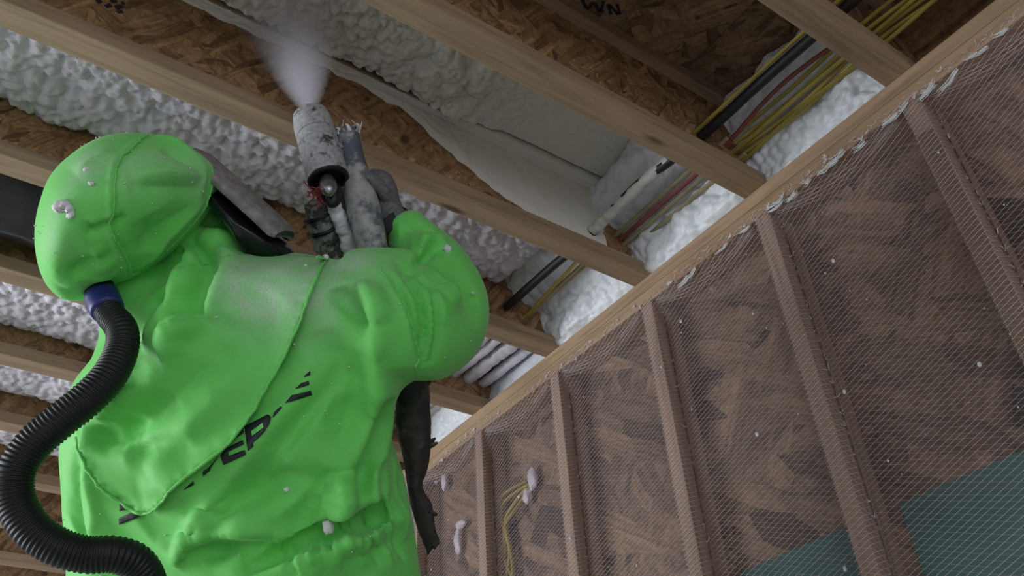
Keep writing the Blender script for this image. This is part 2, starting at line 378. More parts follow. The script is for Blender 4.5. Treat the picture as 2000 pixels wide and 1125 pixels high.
def bayY(i): return i*S+.0058, (i+1)*S-.0058     # web to web
a, b = bayY(2); foam_sheet('spray_foam', a, b, -2.7, -.13, .165, .040, 3, .025, M['foam'], 'deep white popcorn-textured foam filling the bay above the green hood')
a, b = bayY(4); foam_sheet('spray_foam', a, b, -3.0, -.3, .098, .026, 17, .022, M['foam'], 'lumpy white foam left of the blue hose connector')
a, b = bayY(5); foam_sheet('spray_foam', a, b, -3.2, -.3, .105, .018, 23, .024, M['foam'], 'smoother white foam patch with bare board beside it, left of the hose')
a, b = bayY(6); foam_sheet('spray_foam', a, b, -3.2, -.3, .11, .018, 29, .034, M['foam'], 'thin white foam above the bend of the black hose')
a, b = bayY(7); foam_sheet('spray_foam', a, b, -3.2, -.3, .16, .02, 31, .034, M['foam'], 'pale foam seen inside the loop of the black hose')
a, b = bayY(8); foam_sheet('spray_foam', a, b, -3.2, -.3, .16, .02, 37, .034, M['foam'], 'far foam, low below the bend of the hose at the picture edge')
for q in range(9, 14):
    a, b = bayY(q); foam_sheet('spray_foam', a, b, -3.2, -.6, .13, .02, 41+2*q, .034, M['foam'], 'one of the farthest foam filled bays, lowest behind the hose', step=.011)

# the bay being sprayed: a thin skin of cream foam, orange-peel upstream, coarse folds at the wet edge, smooth near the wall
def fresh(X, Y):
    u = -X
    peel = .025*domes(X/.017, Y/.020, 51)+.013*domes(X/.010, Y/.012, 57)
    wx = X+.03*vnoise(X/.06,Y/.06,61); coarse = .044*domes(wx/.036, Y/.055, 63)+.016*domes(X/.016,Y/.020,67)
    fine = .008*domes(X/.012, Y/.012, 71)
    def bumpw(c, wd): return np.exp(-((u-c)/wd)**2)
    e = .08*vnoise(Y/.09, X/.5, 73)
    k1 = np.clip((u+e-.74)/.08, 0, 1); k2 = bumpw(.66+e, .14); k3 = np.clip(1-(u+e-.40)/.12, 0, 1)
    return .014+k1*peel*(1-k2)+k2*coarse+k3*.001*fine/.004+(1-k1)*(1-k3)*(1-k2)*fine+.015*k2
a, b = 1*S+FW/2+.001, 2*S-FW/2-.009
foam_sheet('spray_foam', S+.0058, b, -2.6, -.06, .300, .02, 47, .03, M['foam_wet'], 'cream freshly sprayed foam on the deck, wet ripples, in the bay under spray', step=.0042, fill=.0, wave=.004, fn=fresh)

# foam skin on the flange and web of the joist next to the spray (overspray), a thin real layer
def skin(i, x0, x1, seed, label):
    nx, nz = int((x1-x0)/.006), 40
    X, T = np.meshgrid(np.linspace(x0,x1,nx), np.linspace(0,1,nz), indexing='ij')
    # from the top flange's side, round under it, then down the web, stopping at a ragged line that drops toward the wall
    u = -X
    low = np.interp(u, [.16,.30,.45,.62,.75,.95,1.3,2.2], [.045,.055,.085,.17,.240,.256,.259,.260])+.012*vnoise(X/.05, X*0, seed)+.010*vnoise(X/.02, X*0, seed+1)
    th = .0035+.004*domes(X/.022, T*8, seed)*(u>.55)+.0025*vnoise(X/.03,T*9,seed+3)*(u<.6)
    L1 = .035; L2 = FW/2-.005; L3 = np.clip((DECK-.038)-low, .004, 1); tot = L1+L2+L3; s = T*tot
    Yb = np.where(s<L1, np.where(u > .60+.05*vnoise(X/.05,X*0,seed+6), -FW/2+.004, -FW/2-th), np.where(s<L1+L2, -FW/2+(s-L1), -.005-th))
    Zb = np.where(s<L1, DECK-.003-s, np.where(s<L1+L2, DECK-.038-th, DECK-.038-th-(s-L1-L2)))
    fade = np.clip((tot-s)/.02, .12, 1); Yb = np.where(s>=L1+L2, -.005-th*fade, Yb)
    V = np.stack([X, i*S+Yb, Zb], -1).reshape(-1,3)
    o = mesh('foam_overspray', V, grid_faces(nx, nz), M['foam_wet'], None, True)
    return tag(o, label, 'foam')
skin(2, -1.6, -.12, 81, 'thin cream overspray coating the upper web and flange behind the spray gun')

# foam packed over the plate at the wall end of each bay
def rim_foam(i, prof, seed, amp, size, m, label, over=0., xs=None):
    y0, y1 = i*S+.0058, (i+1)*S-.0058
    ny = int((y1-y0)/.0045); n = 90
    P = smooth_path(prof, n); t = np.linspace(0,1,n)
    L = np.r_[0, np.cumsum(np.linalg.norm(np.diff(P,axis=0),axis=1))]
    G = np.gradient(P, axis=0); Nn = np.stack([-G[:,1], G[:,0]],1); Nn /= np.linalg.norm(Nn,axis=1)[:,None]
    if Nn[n//2,0] > 0: Nn = -Nn
    A, Y = np.meshgrid(L, np.linspace(y0,y1,ny), indexing='ij')
    h = amp*popcorn(A+.02*vnoise(Y/.07,A/.1,seed), Y, seed, size)+amp*.6*vnoise(A/.09,Y/.11,seed+2)
    h *= np.minimum(1, np.minimum(t,(1-t)*2)[:,None]*5+.12); ragged = .035*vnoise(Y/.06, Y*0, seed+11)*np.clip(1-t*2.2,0,1)[:,None]
    bulge = over*np.clip(vnoise(Y/.1, Y*0+.5, seed+8)+.35,0,1)*np.exp(-((t-.88)/.1)**2)[:,None]
    V = np.zeros((n,ny,3)); V[:,:,0] = P[:,None,0]+Nn[:,None,0]*(h+bulge)+ragged; V[:,:,1] = Y; V[:,:,2] = P[:,None,1]+Nn[:,None,1]*h
    V[:,:,2] = np.minimum(V[:,:,2], DECK-.0005)
    V[-8:,:,2] = np.maximum(V[-8:,:,2], .0005)
    V = V.reshape(-1,3); back = np.zeros((2,ny,3)); back[0] = V[(n-1)*ny:n*ny]; back[0,:,0] = .13; back[0,:,2] = .001; back[1] = back[0]; back[1,:,2] = DECK
    V = np.vstack([V, back.reshape(-1,3)])
    F = grid_faces(n+2, ny)
    o = mesh('rim_foam', V, F, m, None, True)
    bm = bmesh.new(); bm.from_mesh(o.data); bmesh.ops.recalc_face_normals(bm, faces=bm.faces[:]); bm.to_mesh(o.data); bm.free()
    return tag(o, label, 'foam', 'foam packed above the wall plate')
P0 = [(-.02,.301),(-.03,.275),(-.042,.235),(-.04,.18),(-.012,.12),(.006,.07),(.018,.03),(.022,.003)]
P1 = [(-.11,.301),(-.13,.275),(-.15,.235),(-.14,.195),(-.085,.16),(-.035,.12),(-.015,.075),(.0,.03),(.010,.003)]
rim_foam(0, P0, 101, .022, .030, M['foam_bright'], 'bright white lumpy foam at the wall behind the clean yellow cables')
rim_foam(1, P1, 111, .026, .042, M['foam_bright'], 'bright white foam bulging over the plate below the red cable')
rim_foam(2, P1, 121, .024, .036, M['foam_bright'], 'bright white foam at the wall end of the bay right of the raised sleeve')
P3 = [(.080,.301),(.075,.25),(.07,.2),(.066,.15),(.06,.1),(.05,.05),(.036,.02),(.030,.003)]
rim_foam(3, P3, 131, .009, .05, M['foam_bright'], 'smooth white foam at the wall below the raised sleeve beside coated cables')
rim_foam(4, P0, 141, .014, .04, M['foam_bright'], 'white foam patch right of the black tattered sleeve')

# ------------------------------------------------------------------ cables drilled through the joist webs
def cable_path(x, z, y0, y1, sag=.008, jit=.006, seed=0, xs=()):
    r = np.random.default_rng(seed); P = []
    i0, i1 = int(math.floor(y0/S)), int(math.ceil(y1/S))
    P.append((x, y0, z))
    for i in range(i0+1, i1):
        P.append((x+r.uniform(-jit,jit)*.35, i*S, z+r.uniform(-jit,jit)*.35))
        if i < i1-1: P.append((x+r.uniform(-jit,jit), (i+.5)*S, z-sag*r.uniform(.5,1.5)))
    P.append((x, y1, z)); return np.array(P)
def cable(name, P, r, m, label, squash=1., segs=8, group='cables run through the joists'):
    o = tube(name, smooth_path(P, max(40,len(P)*9)), r, m, None, segs, True, squash); return tag(o, label, 'cable', group)
bk = cable('black_cable', [(-.165,-1.0,.09),(-.165,-.4,.09),(-.165,0,.088),(-.172,.2,.082),(-.163,.41,.09),(-.165,.62,.11),(-.166,.813,.09),(-.168,1.0,.094),(-.172,1.20,.09)], .0125, M['cable_black'], 'thick black cable crossing the bays, outermost from the wall')
cable('yellow_cable', [(-.188,-1.0,.094),(-.186,0,.094),(-.192,.2,.086),(-.182,.41,.094),(-.18,.44,.098)], .0055, M['cable_yellow'], 'single yellow cable clinging to the thick black cable', .6)
spots = [(-.075,.118,.0),(-.062,.108,.003),(-.052,.096,.0),(-.038,.104,-.004),(-.03,.094,.0),(-.02,.086,.004)]
for k, (x, z, e) in enumerate(spots):
    lb = ['topmost','second','third','fourth','fifth','innermost'][k]+' yellow cable of the clean bundle beside the wall foam'
    xa = x+.012*math.sin(k*2.1)
    cable('yellow_cable', [(xa,-1.0,z+.006),(x,-.41,z),(xa,-.2,z-.01+e),(x,0,z),(xa-.004,.2,z-.012+e*2),(x,.40,z),(x+.004,.47,z+.01)], .0062, M['cable_yellow'], lb, .6)
cable('red_cable', [(-.078,-.006,.112),(-.098,.2,.115),(-.074,.40,.108),(-.07,.43,.11)], .0052, M['cable_red'], 'single dull red cable above the clean yellow bundle')
for k, (x, z, mm, lb) in enumerate([(-.085,.112,'cable_old','outer dusty yellow cable on one side of the red pair'),(-.068,.106,'cable_red','broad red cable between two dusty yellow cables'),(-.052,.098,'cable_old','inner dusty yellow cable hugging the bulging foam'),(-.030,.088,'cable_old','loose dusty yellow cable lowest against the plate foam')]):
    cable('dusty_cable' if 'old' in mm else 'red_cable', [(x,.38,z),(x,.42,z),(x-.006,.6,z-.006),(x,.80,z),(x,.83,z)], .0075, M[mm], lb, .6)
for k, (x0, x1, mm, lb) in enumerate([(-.12,-.095,'cable_yellow','yellow cable end fanning from the joist nearest the sleeve'),(-.085,-.09,'cable_old','dusty yellow cable slanting over the foam right of the sleeve'),(-.06,-.085,'cable_old','second dusty yellow cable close to the wall foam near the sleeve'),(-.03,-.01,'cable_red','short red cable showing above the foam right of the sleeve')]):
    y1 = 1.235 if k < 3 else 1.02
    cable('dusty_cable' if 'old' in mm else ('red_cable' if 'red' in mm else 'yellow_cable'), [(x0,.80,.105+.01*k),(x0,.84,.105+.01*k),((x0+x1)/2,1.02,.10+.006*k),(x1,y1-.03,.092),(x1-.002,y1,.09)], .0062, M[mm], lb, .7)
def coated(name, P, r, seed, label, m='foam'):
    P = smooth_path(P, 90); V, F = tube_vf(P, r, 18, True)
    Q = V[:90*18].reshape(90,18,3); C = P[:,None]; d = Q-C
    t = np.arange(90)[:,None]/9.; a = np.arange(18)[None]/18*6
    k = 1+.35*vnoise(t*1.6, a*0+np.minimum(a,6-a), seed)+.25*vnoise(t*4, np.minimum(a,6-a)*1.5, seed+1)
    V[:90*18] = (C+d*k[...,None]).reshape(-1,3)
    return tag(mesh(name, V, F, M[m], None, True), label, 'cable', 'foam coated cables')
coated('foam_coated_cable', [(-.163,.405,.10),(-.164,.55,.107),(-.165,.7,.10),(-.168,.80,.09)], .0145, 3, 'foam coated grey-white cable with frayed end, in the bay under spray','cable_white')
for k, (x, z, r, lb) in enumerate([(-.125,.118,.016,'outermost foam crusted cable under the raised sleeve'),(-.085,.116,.0145,'second foam crusted cable under the raised sleeve'),(-.033,.115,.021,'thick smooth foam crusted cable under the raised sleeve'),(.026,.112,.016,'innermost foam crusted cable beside the wall under the sleeve')]):
    coated('foam_coated_cable', [(x+.004,1.22,z+.006),(x+.006,1.32,z),(x-.003,1.45,z-.010),(x-.004,1.62,z-.004)], r, 31+k, lb, 'foam')
for k, x in enumerate((-.16,-.1,-.06)):
    cable('dusty_cable', [(x,1.62,.1),(x,1.75,.095),(x,2.03,.1),(x,2.4,.1)], .006, M['cable_old'], 'dusty cable in the far bay beside the black tattered sleeve, '+('outer','middle','inner')[k]+' of three', .7)

# wrapped duct hanging in the bay behind the hood
def duct():
    n, s = 160, 40
    P = np.stack([np.linspace(-2.6,-.75,n), np.full(n,1.45), np.full(n,.135)],1)
    a = np.linspace(0,2*PI,s,endpoint=False)
    A, I = np.meshgrid(a, np.arange(n))
    ry, rz = .155, .125
    R = 1+.06*vnoise(I/6., np.minimum(A,2*PI-A)*2, 5)+.05*np.abs(vnoise(I/14., np.minimum(A,2*PI-A)*3.2, 8))
    V = np.stack([P[:,0][:,None]+0*A, 1.43+ry*R*np.sign(np.cos(A))*np.abs(np.cos(A))**.7, .15+rz*R*np.sign(np.sin(A))*np.abs(np.sin(A))**.7], -1).reshape(-1,3)
    F = list(map(tuple, grid_faces(n, s, True)))+[tuple(range(s)), tuple((n-1)*s+k for k in range(s-1,-1,-1))]
    t = thing('plastic_wrapped_duct', 'shiny black plastic wrapped duct in the bay behind the green hood', 'duct', None, (-1.7,1.43,0.02))
    adopt(mesh('film_wrap', V, F, M['film'], None, True), t)
    for x in (-1.62,-1.15):
        k = np.linspace(0,2*PI,41); Q = np.stack([np.full(41,x), 1.43+.165*np.sign(np.cos(k))*np.abs(np.cos(k))**.7, .15+.134*np.sign(np.sin(k))*np.abs(np.sin(k))**.7],1)
        adopt(tube('tape_band', Q, .006, M['black'], None, 6, False), t)
duct()

# ------------------------------------------------------------------ netting over the studs
def net():
    t = thing('insulation_netting', 'fine pinkish white netting stretched and stapled over the wall studs', 'netting', None, (.0,1.2,-.9))
    Y0, Y1 = -1.15, 4.2; ZT, ZB = -.066, FLOOR+.04
    prof = []      # unrolled course across studs: (Y, X)
    y = Y0
    for i in range(-2, 11):
        c = i*S
        prof += [(c-.0215,.036),(c-.0205,-.0012),(c+.0205,-.0012),(c+.0215,.036)]
    prof = [(Y0,.036)]+[q for q in prof if Y0 < q[0] < Y1]+[(Y1,.036)]
    prof = np.array(prof); L = np.r_[0, np.cumsum(np.linalg.norm(np.diff(prof,axis=0),axis=1))]
    def depth(x, z):      # near the plate the net is pulled flush with it
        k = np.clip((ZT-z)/.10, 0, 1); return -.0022+(x+.0022)*k
    # fabric haze: one continuous sheet
    zz = np.r_[np.linspace(ZT, ZT-.12, 7), np.linspace(ZT-.2, ZB, 12)]
    V = np.array([[depth(x, z)+.0012, y, z] for z in zz for y, x in prof])
    sh = mesh('net_fabric', V, grid_faces(len(zz), len(prof)), M['membrane'], None, False); adopt(sh, t)
    for fam, ang, rad, mname, pitch in ((0, -20, .00058, 'strand', .0115), (1, 22, .00022, 'strand', .0115)):
        tn = math.tan(math.radians(ang)); parts = []
        z0 = ZB-abs(tn)*L[-1] if tn > 0 else ZB
        z1 = ZT if tn > 0 else ZT+abs(tn)*L[-1]
        k = 0; zs = z0
        r = np.random.default_rng(5+fam)
        while zs < z1:
            zc = zs+tn*L+r.normal(0,.0009)
            ok = (zc < ZT) & (zc > ZB)
            zs += pitch
            if ok.sum() < 2: continue
            ii = np.where(ok)[0]; P = []
            for j in range(ii[0], ii[-1]+1):
                P.append((depth(prof[j,1], zc[j])-.0003, prof[j,0], zc[j]))
            # ends clipped at the plate
            for at_end, j in ((0, ii[0]-1), (1, ii[-1]+1)):
                if 0 <= j < len(L):
                    jj = ii[0] if at_end == 0 else ii[-1]
                    lim = ZT if (zc[j] >= ZT) else ZB
                    f = (lim-zc[jj])/(zc[j]-zc[jj]); q = (depth(prof[jj,1]*(1-f)+prof[j,1]*f, lim)-.0003, prof[jj,0]*(1-f)+prof[j,0]*f, lim)
                    if at_end == 0: P.insert(0, q)
                    else: P.append(q)
            P = np.array(P)
            # prism of three sides per strand, corners shared
            a = np.array([.5,2.6,4.7]); T = np.gradient(P,axis=0); T /= np.linalg.norm(T,axis=1)[:,None]+1e-9
            n1 = np.cross(T,(1,0.01,0.02)); n1 /= np.linalg.norm(n1,axis=1)[:,None]+1e-9; n2 = np.cross(T,n1)
            Vt = (P[:,None]+rad*(np.cos(a)[None,:,None]*n1[:,None]+np.sin(a)[None,:,None]*n2[:,None])).reshape(-1,3)
            parts.append((Vt, grid_faces(len(P),3,True)))
        V, F = join_vf(parts)
        o = mesh('net_strands', V, F, M[mname], None, True); o['kind'] = 'stuff'; adopt(o, t)
    # dark staples along the near side of every stud, and white fibre knots on them
    st, kn = [], []
    r = np.random.default_rng(9)
    for i in range(-2, 8):
        for side in (-1,):
            z = -.11
            while z > -1.75:
                c = np.array([.034, i*S+side*.0238, z]); l = r.uniform(.018,.034)
                st.append(tube_vf(np.array([c+(0,0,l/2),c-(0,0,l/2)]), .0014, 4))
                if r.random() < .5:
                    for q in range(r.integers(2,5)):
                        d = r.normal(0,1,3); d /= np.linalg.norm(d); d[0] = -abs(d[0])
                        kn.append(tube_vf(np.array([c,c+d*r.uniform(.004,.013)]), .0007, 3))
                z -= r.uniform(.024,.044)
    V, F = join_vf(st); o = mesh('staples', V, F, M['staple'], None); o['kind'] = 'stuff'; adopt(o, t)
    # frayed edge of the net at the plate: loose ends, tufts and sprayed crumbs
    for k in range(420):
        y = r.uniform(-.9, 3.2); z = -.066+r.normal(0,.008); c = np.array([-.003, y, z])
        d = np.array([-abs(r.normal(0,.3)), r.normal(0,1), -abs(r.normal(.1,.5))]); d /= np.linalg.norm(d)
        l = r.uniform(.005,.022); e = c+d*l+np.array([0,0,r.normal(0,.004)])
        e[0] = min(e[0], -.003); kn.append(tube_vf(np.array([c,(c+e)/2+r.normal(0,.002,3)*(.3,1,1),e]), r.uniform(.0003,.0006), 3))
    for k in range(45):
        y = r.uniform(-.7, 2.6); c = np.array([-.003, y, -.070+r.normal(0,.008)])
        for q in range(9):
            d = r.normal(0,1,3); d[0] = -abs(d[0])*.6; d /= np.linalg.norm(d); kn.append(tube_vf(np.array([c,c+d*r.uniform(.003,.010)]), .0010, 3))
    for k in range(46):     # matted white wisps pulled along the edge, thickest near the corner of the room
        y = -.75+1.5*r.random()**1.6; c = np.array([-.004, y, -.078-abs(r.normal(0,.010))]); L_ = r.uniform(.02,.055); sl = r.uniform(-.35,.12)
        for q in range(14):
            a = c+r.normal(0,.0028,3)*(.5,1,1); b2 = a+np.array([0,L_*r.uniform(.4,1),L_*sl+r.normal(0,.002)]); a[0] = min(a[0],-.003); b2[0] = min(b2[0],-.003)
            kn.append(tube_vf(np.array([a,(a+b2)/2+(0,0,-.003),b2]), .0008, 3))
    V, F = join_vf(kn); o = mesh('frayed_fibres', V, F, M['tuft'], None); o['kind'] = 'stuff'; adopt(o, t)
    # loose hanging course just below the plate: darker sagging folds
    for k in range(3):
        parts = []
        for i in range(-2, 8):
            for q in range(4):
                a0 = i*S+.03+q*.004; n = 9; tt = np.linspace(0,1,n)
                P = np.stack([.004+.02*np.sin(PI*tt), a0+tt*(S-.06-.03*q*.3), -.066-.010*k-q*.007-.03*np.sin(PI*tt)*(.4+.12*q)],1)
                parts.append(tube_vf(P, .0003, 3, False))
        V, F = join_vf(parts); o = mesh('sagging_strands', V, F, M['strand'], None); o['kind'] = 'stuff'; adopt(o, t)
net()

# foam blobs and cables inside the far stud bays, behind the net
def blob(name, c, r, seed, m, segs=(18,12), rough=.3):
    n, s = segs; th = np.linspace(0,PI,s); ph = np.linspace(0,2*PI,n,endpoint=False)
    T, Pp = np.meshgrid(th, ph, indexing='ij')
    D = np.stack([np.sin(T)*np.cos(Pp), np.sin(T)*np.sin(Pp), np.cos(T)],-1)
    V = np.zeros_like(D); rr = np.broadcast_to(np.asarray(r,float),(3,))
    for i in range(s):
        for j in range(n):
            d = Vector(D[i,j]); k = 1+rough*noise.noise(d*1.7+Vector((seed*3.1,seed*1.7,0)))+rough*.6*noise.noise(d*4+Vector((seed,0,seed*2.3)))
            V[i,j] = np.array(c)+D[i,j]*rr*k
    return mesh(name, V.reshape(-1,3), grid_faces(s, n, True), m, None, True)
def plane_pts(L): return L
for k, (c, r, lb) in enumerate([((0.0700,1.4483,-0.2961),(.012,.020,.034),'white foam dab behind the net at the top of a yellow cable loop'),((0.0700,1.4793,-0.3375),(.012,.018,.022),'smaller white dab just under the foam dab on the cable loop'),((0.0700,1.9478,-0.0982),(.010,.014,.032),'pale foam dab behind the net just right of the tattered sleeve'),((0.0700,2.0028,-0.0716),(.010,.014,.014),'tiny pale foam dab touching the sleeve edge behind the net'),((0.0700,1.8487,-0.2908),(.010,.030,.014),'pale flat foam dab behind the net, above a longer one'),((0.0700,1.8694,-0.3423),(.010,.018,.040),'long pale foam dab behind the net, low beside the sleeve'),((0.0660,1.6342,-0.3056),(.008,.034,.009),'thin white foam smear crossing the yellow cables behind the net')]):
    tag(blob('foam_dab', c, r, 40+k, M['foam']), lb, 'foam', 'foam dabs inside the stud bays')
loops = [[(0.0700,1.4743,-0.2936),(0.0660,1.5490,-0.2890),(0.0600,1.5997,-0.3019),(0.0600,1.6145,-0.3444),(0.0600,1.5948,-0.4038),(0.0620,1.5930,-0.4719),(0.0640,1.6333,-0.5306),(0.0660,1.6660,-0.6324)],
 [(0.0700,1.4653,-0.3072),(0.0660,1.5291,-0.3087),(0.0600,1.5876,-0.3233),(0.0600,1.6020,-0.3607),(0.0600,1.5849,-0.4153),(0.0620,1.5729,-0.4849),(0.0640,1.5974,-0.5465),(0.0660,1.6249,-0.6440)],
 [(0.0700,1.4770,-0.3172),(0.0660,1.5124,-0.3285),(0.0600,1.5465,-0.3523),(0.0580,1.5786,-0.3779),(0.0580,1.5750,-0.4272),(0.0620,1.5631,-0.4928),(0.0640,1.5648,-0.5598),(0.0660,1.5848,-0.6553)],
 [(0.0700,1.4611,-0.3155),(0.0660,1.5064,-0.3472),(0.0600,1.5374,-0.3688),(0.0560,1.5716,-0.3922),(0.0580,1.5888,-0.4302),(0.0620,1.6044,-0.4789),(0.0640,1.5503,-0.5937),(0.0660,1.5457,-0.6664)]]
for k, P in enumerate(loops):
    cable('yellow_cable', P, .0075, M['cable_yellow'], ('first','second','third','fourth')[k]+' yellow cable from the left, hanging behind the net in the far bay', .7, group='yellow cables inside the stud bay')
# ------------------------------------------------------------------ the worker
FWD = np.array((.483,.635,.603)); FH = np.array((.605,.796,0.)); UP = np.array((0,0,1.))
def loft_vf(secs, segs=40, sub=8, power=2.3):
    """secs: (left point, right point, half thickness); sections are superellipses, thickness along the facing direction"""
    A = np.array([s[0] for s in secs], float); B = np.array([s[1] for s in secs], float); T = np.array([s[2] for s in secs], float)[:,None]
    n = (len(secs)-1)*sub+1
    A, B, T = smooth_path(A,n), smooth_path(B,n), smooth_path(np.hstack([T,T]),n)[:,:1]
    C, Wv = (A+B)/2, (B-A)/2
    a = np.linspace(0,2*PI,segs,endpoint=False); ca = np.sign(np.cos(a))*np.abs(np.cos(a))**(2/power); sa = np.sign(np.sin(a))*np.abs(np.sin(a))**(2/power)
    D = np.array(FWD)
    V = C[:,None]+ca[None,:,None]*Wv[:,None]+sa[None,:,None]*T[:,:,None]*D
    F = [tuple(f) for f in grid_faces(n,segs,True)]+[tuple(range(segs-1,-1,-1)), tuple((n-1)*segs+k for k in range(segs))]
    return V.reshape(-1,3), F
def inflate_vf(outline, thick, nphi=28, n=140, power=2.0):
    """rounded solid with the given closed outline (3D points), bulging 'thick' to both sides along the facing direction"""
    P = np.array(outline, float); P = np.vstack([P, P[:1]])
    k = len(P)-1; Q = np.vstack([P[-2], P, P[1]])
    t = np.linspace(0,k,n,endpoint=False); i = t.astype(int); f = (t-i)[:,None]
    a,b,c,d = Q[i],Q[i+1],Q[i+2],Q[np.minimum(i+3,len(Q)-1)]
    R = .5*((2*b)+(-a+c)*f+(2*a-5*b+4*c-d)*f**2+(-a+3*b-3*c+d)*f**3)
    C = R.mean(0); ph = np.linspace(-PI/2,PI/2,nphi); D = np.array(FWD)
    V = [C-D*thick]; 
    for p in ph[1:-1]:
        cp, sp = np.sign(np.cos(p))*abs(np.cos(p))**(2/power), np.sign(np.sin(p))*abs(np.sin(p))**(2/power)
        V += list(C+(R-C)*cp+D*thick*sp)
    V.append(C+D*thick); m = nphi-2
    F = [tuple(x+1 for x in q) for q in grid_faces(m,n,True)]
    F += [(0,1+(j+1)%n,1+j) for j in range(n)]+[(len(V)-1,1+(m-1)*n+j,1+(m-1)*n+(j+1)%n) for j in range(n)]
    return np.array(V), F
def remeshed(V, F, voxel, smooth_it=6):
    me = bpy.data.meshes.new('tmp'); me.from_pydata([tuple(v) for v in V], [], [tuple(int(i) for i in f) for f in F]); me.update()
    bm = bmesh.new(); bm.from_mesh(me); bmesh.ops.recalc_face_normals(bm, faces=bm.faces[:]); bm.to_mesh(me); bm.free()
    o = bpy.data.objects.new('tmp', me); COL.objects.link(o)
    r = o.modifiers.new('r','REMESH'); r.mode = 'VOXEL'; r.voxel_size = voxel
    s = o.modifiers.new('s','SMOOTH'); s.factor = .5; s.iterations = smooth_it
    dg = bpy.context.evaluated_depsgraph_get(); out = bpy.data.meshes.new_from_object(o.evaluated_get(dg))
    bpy.data.objects.remove(o); return out
def mesh_arrays(me):
    n = len(me.vertices); V = np.zeros(n*3); me.vertices.foreach_get('co', V); Nn = np.zeros(n*3); me.vertices.foreach_get('normal', Nn)
    return V.reshape(-1,3), Nn.reshape(-1,3)

# torso: from above the shoulders down to the hips, wide loose coverall
torso = [
 ((-1.1453,0.7599,-0.4400), (-1.0258,0.6767,-0.4481), .06),
 ((-1.1753,0.7956,-0.4537), (-0.9491,0.6089,-0.4713), .095),
 ((-1.1934,0.8550,-0.4686), (-0.8854,0.5858,-0.5144), .125),
 ((-1.2260,0.9506,-0.5099), (-0.8328,0.6002,-0.5717), .145),
 ((-1.2400,1.0375,-0.5737), (-0.8017,0.6392,-0.6376), .155),
 ((-1.2210,1.0982,-0.6528), (-0.7864,0.6955,-0.7092), .160),
 ((-1.1887,1.1449,-0.7444), (-0.7362,0.7499,-0.8066), .155),
 ((-1.1656,1.1903,-0.8273), (-0.6962,0.7922,-0.8832), .150),
 ((-1.1360,1.2499,-0.9304), (-0.6429,0.8569,-0.9774), .160),
 ((-1.0849,1.2935,-1.0338), (-0.5998,0.9299,-1.0723), .155),
 ((-1.0182,1.3192,-1.1142), (-0.5933,1.0101,-1.1453), .13)]
def build_body():
    parts = [loft_vf(torso)]
    # right arm: out from the shoulder, bent hard at the elbow, forearm rising to the gun
    parts.append(tube_vf(smooth_path([(-0.9568,0.6482,-0.5230),(-0.8933,0.6200,-0.5441),(-0.8302,0.6085,-0.5659),(-0.7778,0.6082,-0.5412),(-0.7614,0.6071,-0.4869),(-0.7790,0.6171,-0.4169),(-0.8120,0.6288,-0.3614),(-0.8387,0.6372,-0.3241)], 60),
                 smooth_path(np.array([[.085]*2,[.105]*2,[.112]*2,[.099]*2,[.088]*2,[.076]*2,[.058]*2,[.043]*2]),60)[:,0], 28))
    # left arm, mostly hidden by the head: forward and up to steady the gun
    parts.append(tube_vf(smooth_path([(-1.1564,0.9120,-0.4753),(-1.1221,1.0719,-0.4389),(-1.0348,1.1653,-0.4082),(-0.9516,1.1041,-0.3773),(-0.8796,0.9862,-0.3438),(-0.8463,0.9097,-0.3396)], 60),
                 smooth_path(np.array([[.085]*2,[.08]*2,[.072]*2,[.062]*2,[.05]*2,[.04]*2]),60)[:,0], 24))
    # neck drape of the hood rising into the tilted head
    parts.append(tube_vf(smooth_path([(-1.0801,0.8059,-0.4909),(-1.1119,0.8011,-0.4439),(-1.1506,0.7940,-0.3888),(-1.1989,0.7782,-0.3501)], 30), smooth_path(np.array([[.125]*2,[.098]*2,[.080]*2,[.08]*2]),30)[:,0], 26))
    parts.append(tube_vf(smooth_path([(-1.1503,0.9046,-0.5221),(-1.1812,0.8910,-0.4747),(-1.2099,0.8660,-0.4337),(-1.2298,0.8437,-0.4109)], 24), np.linspace(.115,.08,24), 24))
    hip = np.array((-0.8516,1.0922,-1.0250))
    left = np.array((-.76,.60,0)); left = left/np.linalg.norm(left)
    for s in (1,-1):
        a = hip+left*.125*s+np.array((0,0,.05)); foot = hip+left*.15*s; foot[2] = FLOOR+.09
        Pm = np.array([a, a*.5+foot*.5+FH*.03, foot])
        parts.append(tube_vf(smooth_path(Pm,24), np.linspace(.145,.085,24), 24))
    V, F = join_vf(parts)
    return remeshed(V, F, .0100, 4)
hood_outline = [(-1.2974,0.6570,-0.3094),(-1.2633,0.6382,-0.3170),(-1.2262,0.6262,-0.3340),(-1.1904,0.6219,-0.3581),(-1.1786,0.6369,-0.3833),(-1.1800,0.6628,-0.4095),(-1.1895,0.6932,-0.4339),(-1.2053,0.7279,-0.4578),(-1.2270,0.7661,-0.4807),(-1.2445,0.7945,-0.4966),(-1.2685,0.8206,-0.5048),(-1.2941,0.8553,-0.5209),(-1.3128,0.8701,-0.5216),(-1.3402,0.8704,-0.5000),(-1.3639,0.8519,-0.4615),(-1.3782,0.8244,-0.4210),(-1.3821,0.7896,-0.3813),(-1.3787,0.7622,-0.3552),(-1.3641,0.7302,-0.3332),(-1.3359,0.6900,-0.3134)]
def build_hood():
    V, F = inflate_vf(hood_outline, .165, 40, 200)
    V[:,:] = V
    return remeshed(V, F, .0046, 4)
body_me = build_body(); hood_me = build_hood()
def densify(P, step=.006):
    P = np.asarray(P, float); out = []
    for a, b in zip(P[:-1], P[1:]):
        n = max(1, int(np.linalg.norm(b-a)/step)); out += [a+(b-a)*k/n for k in range(n)]
    return np.array(out+[P[-1]])
FOLD_GAIN = 2.0
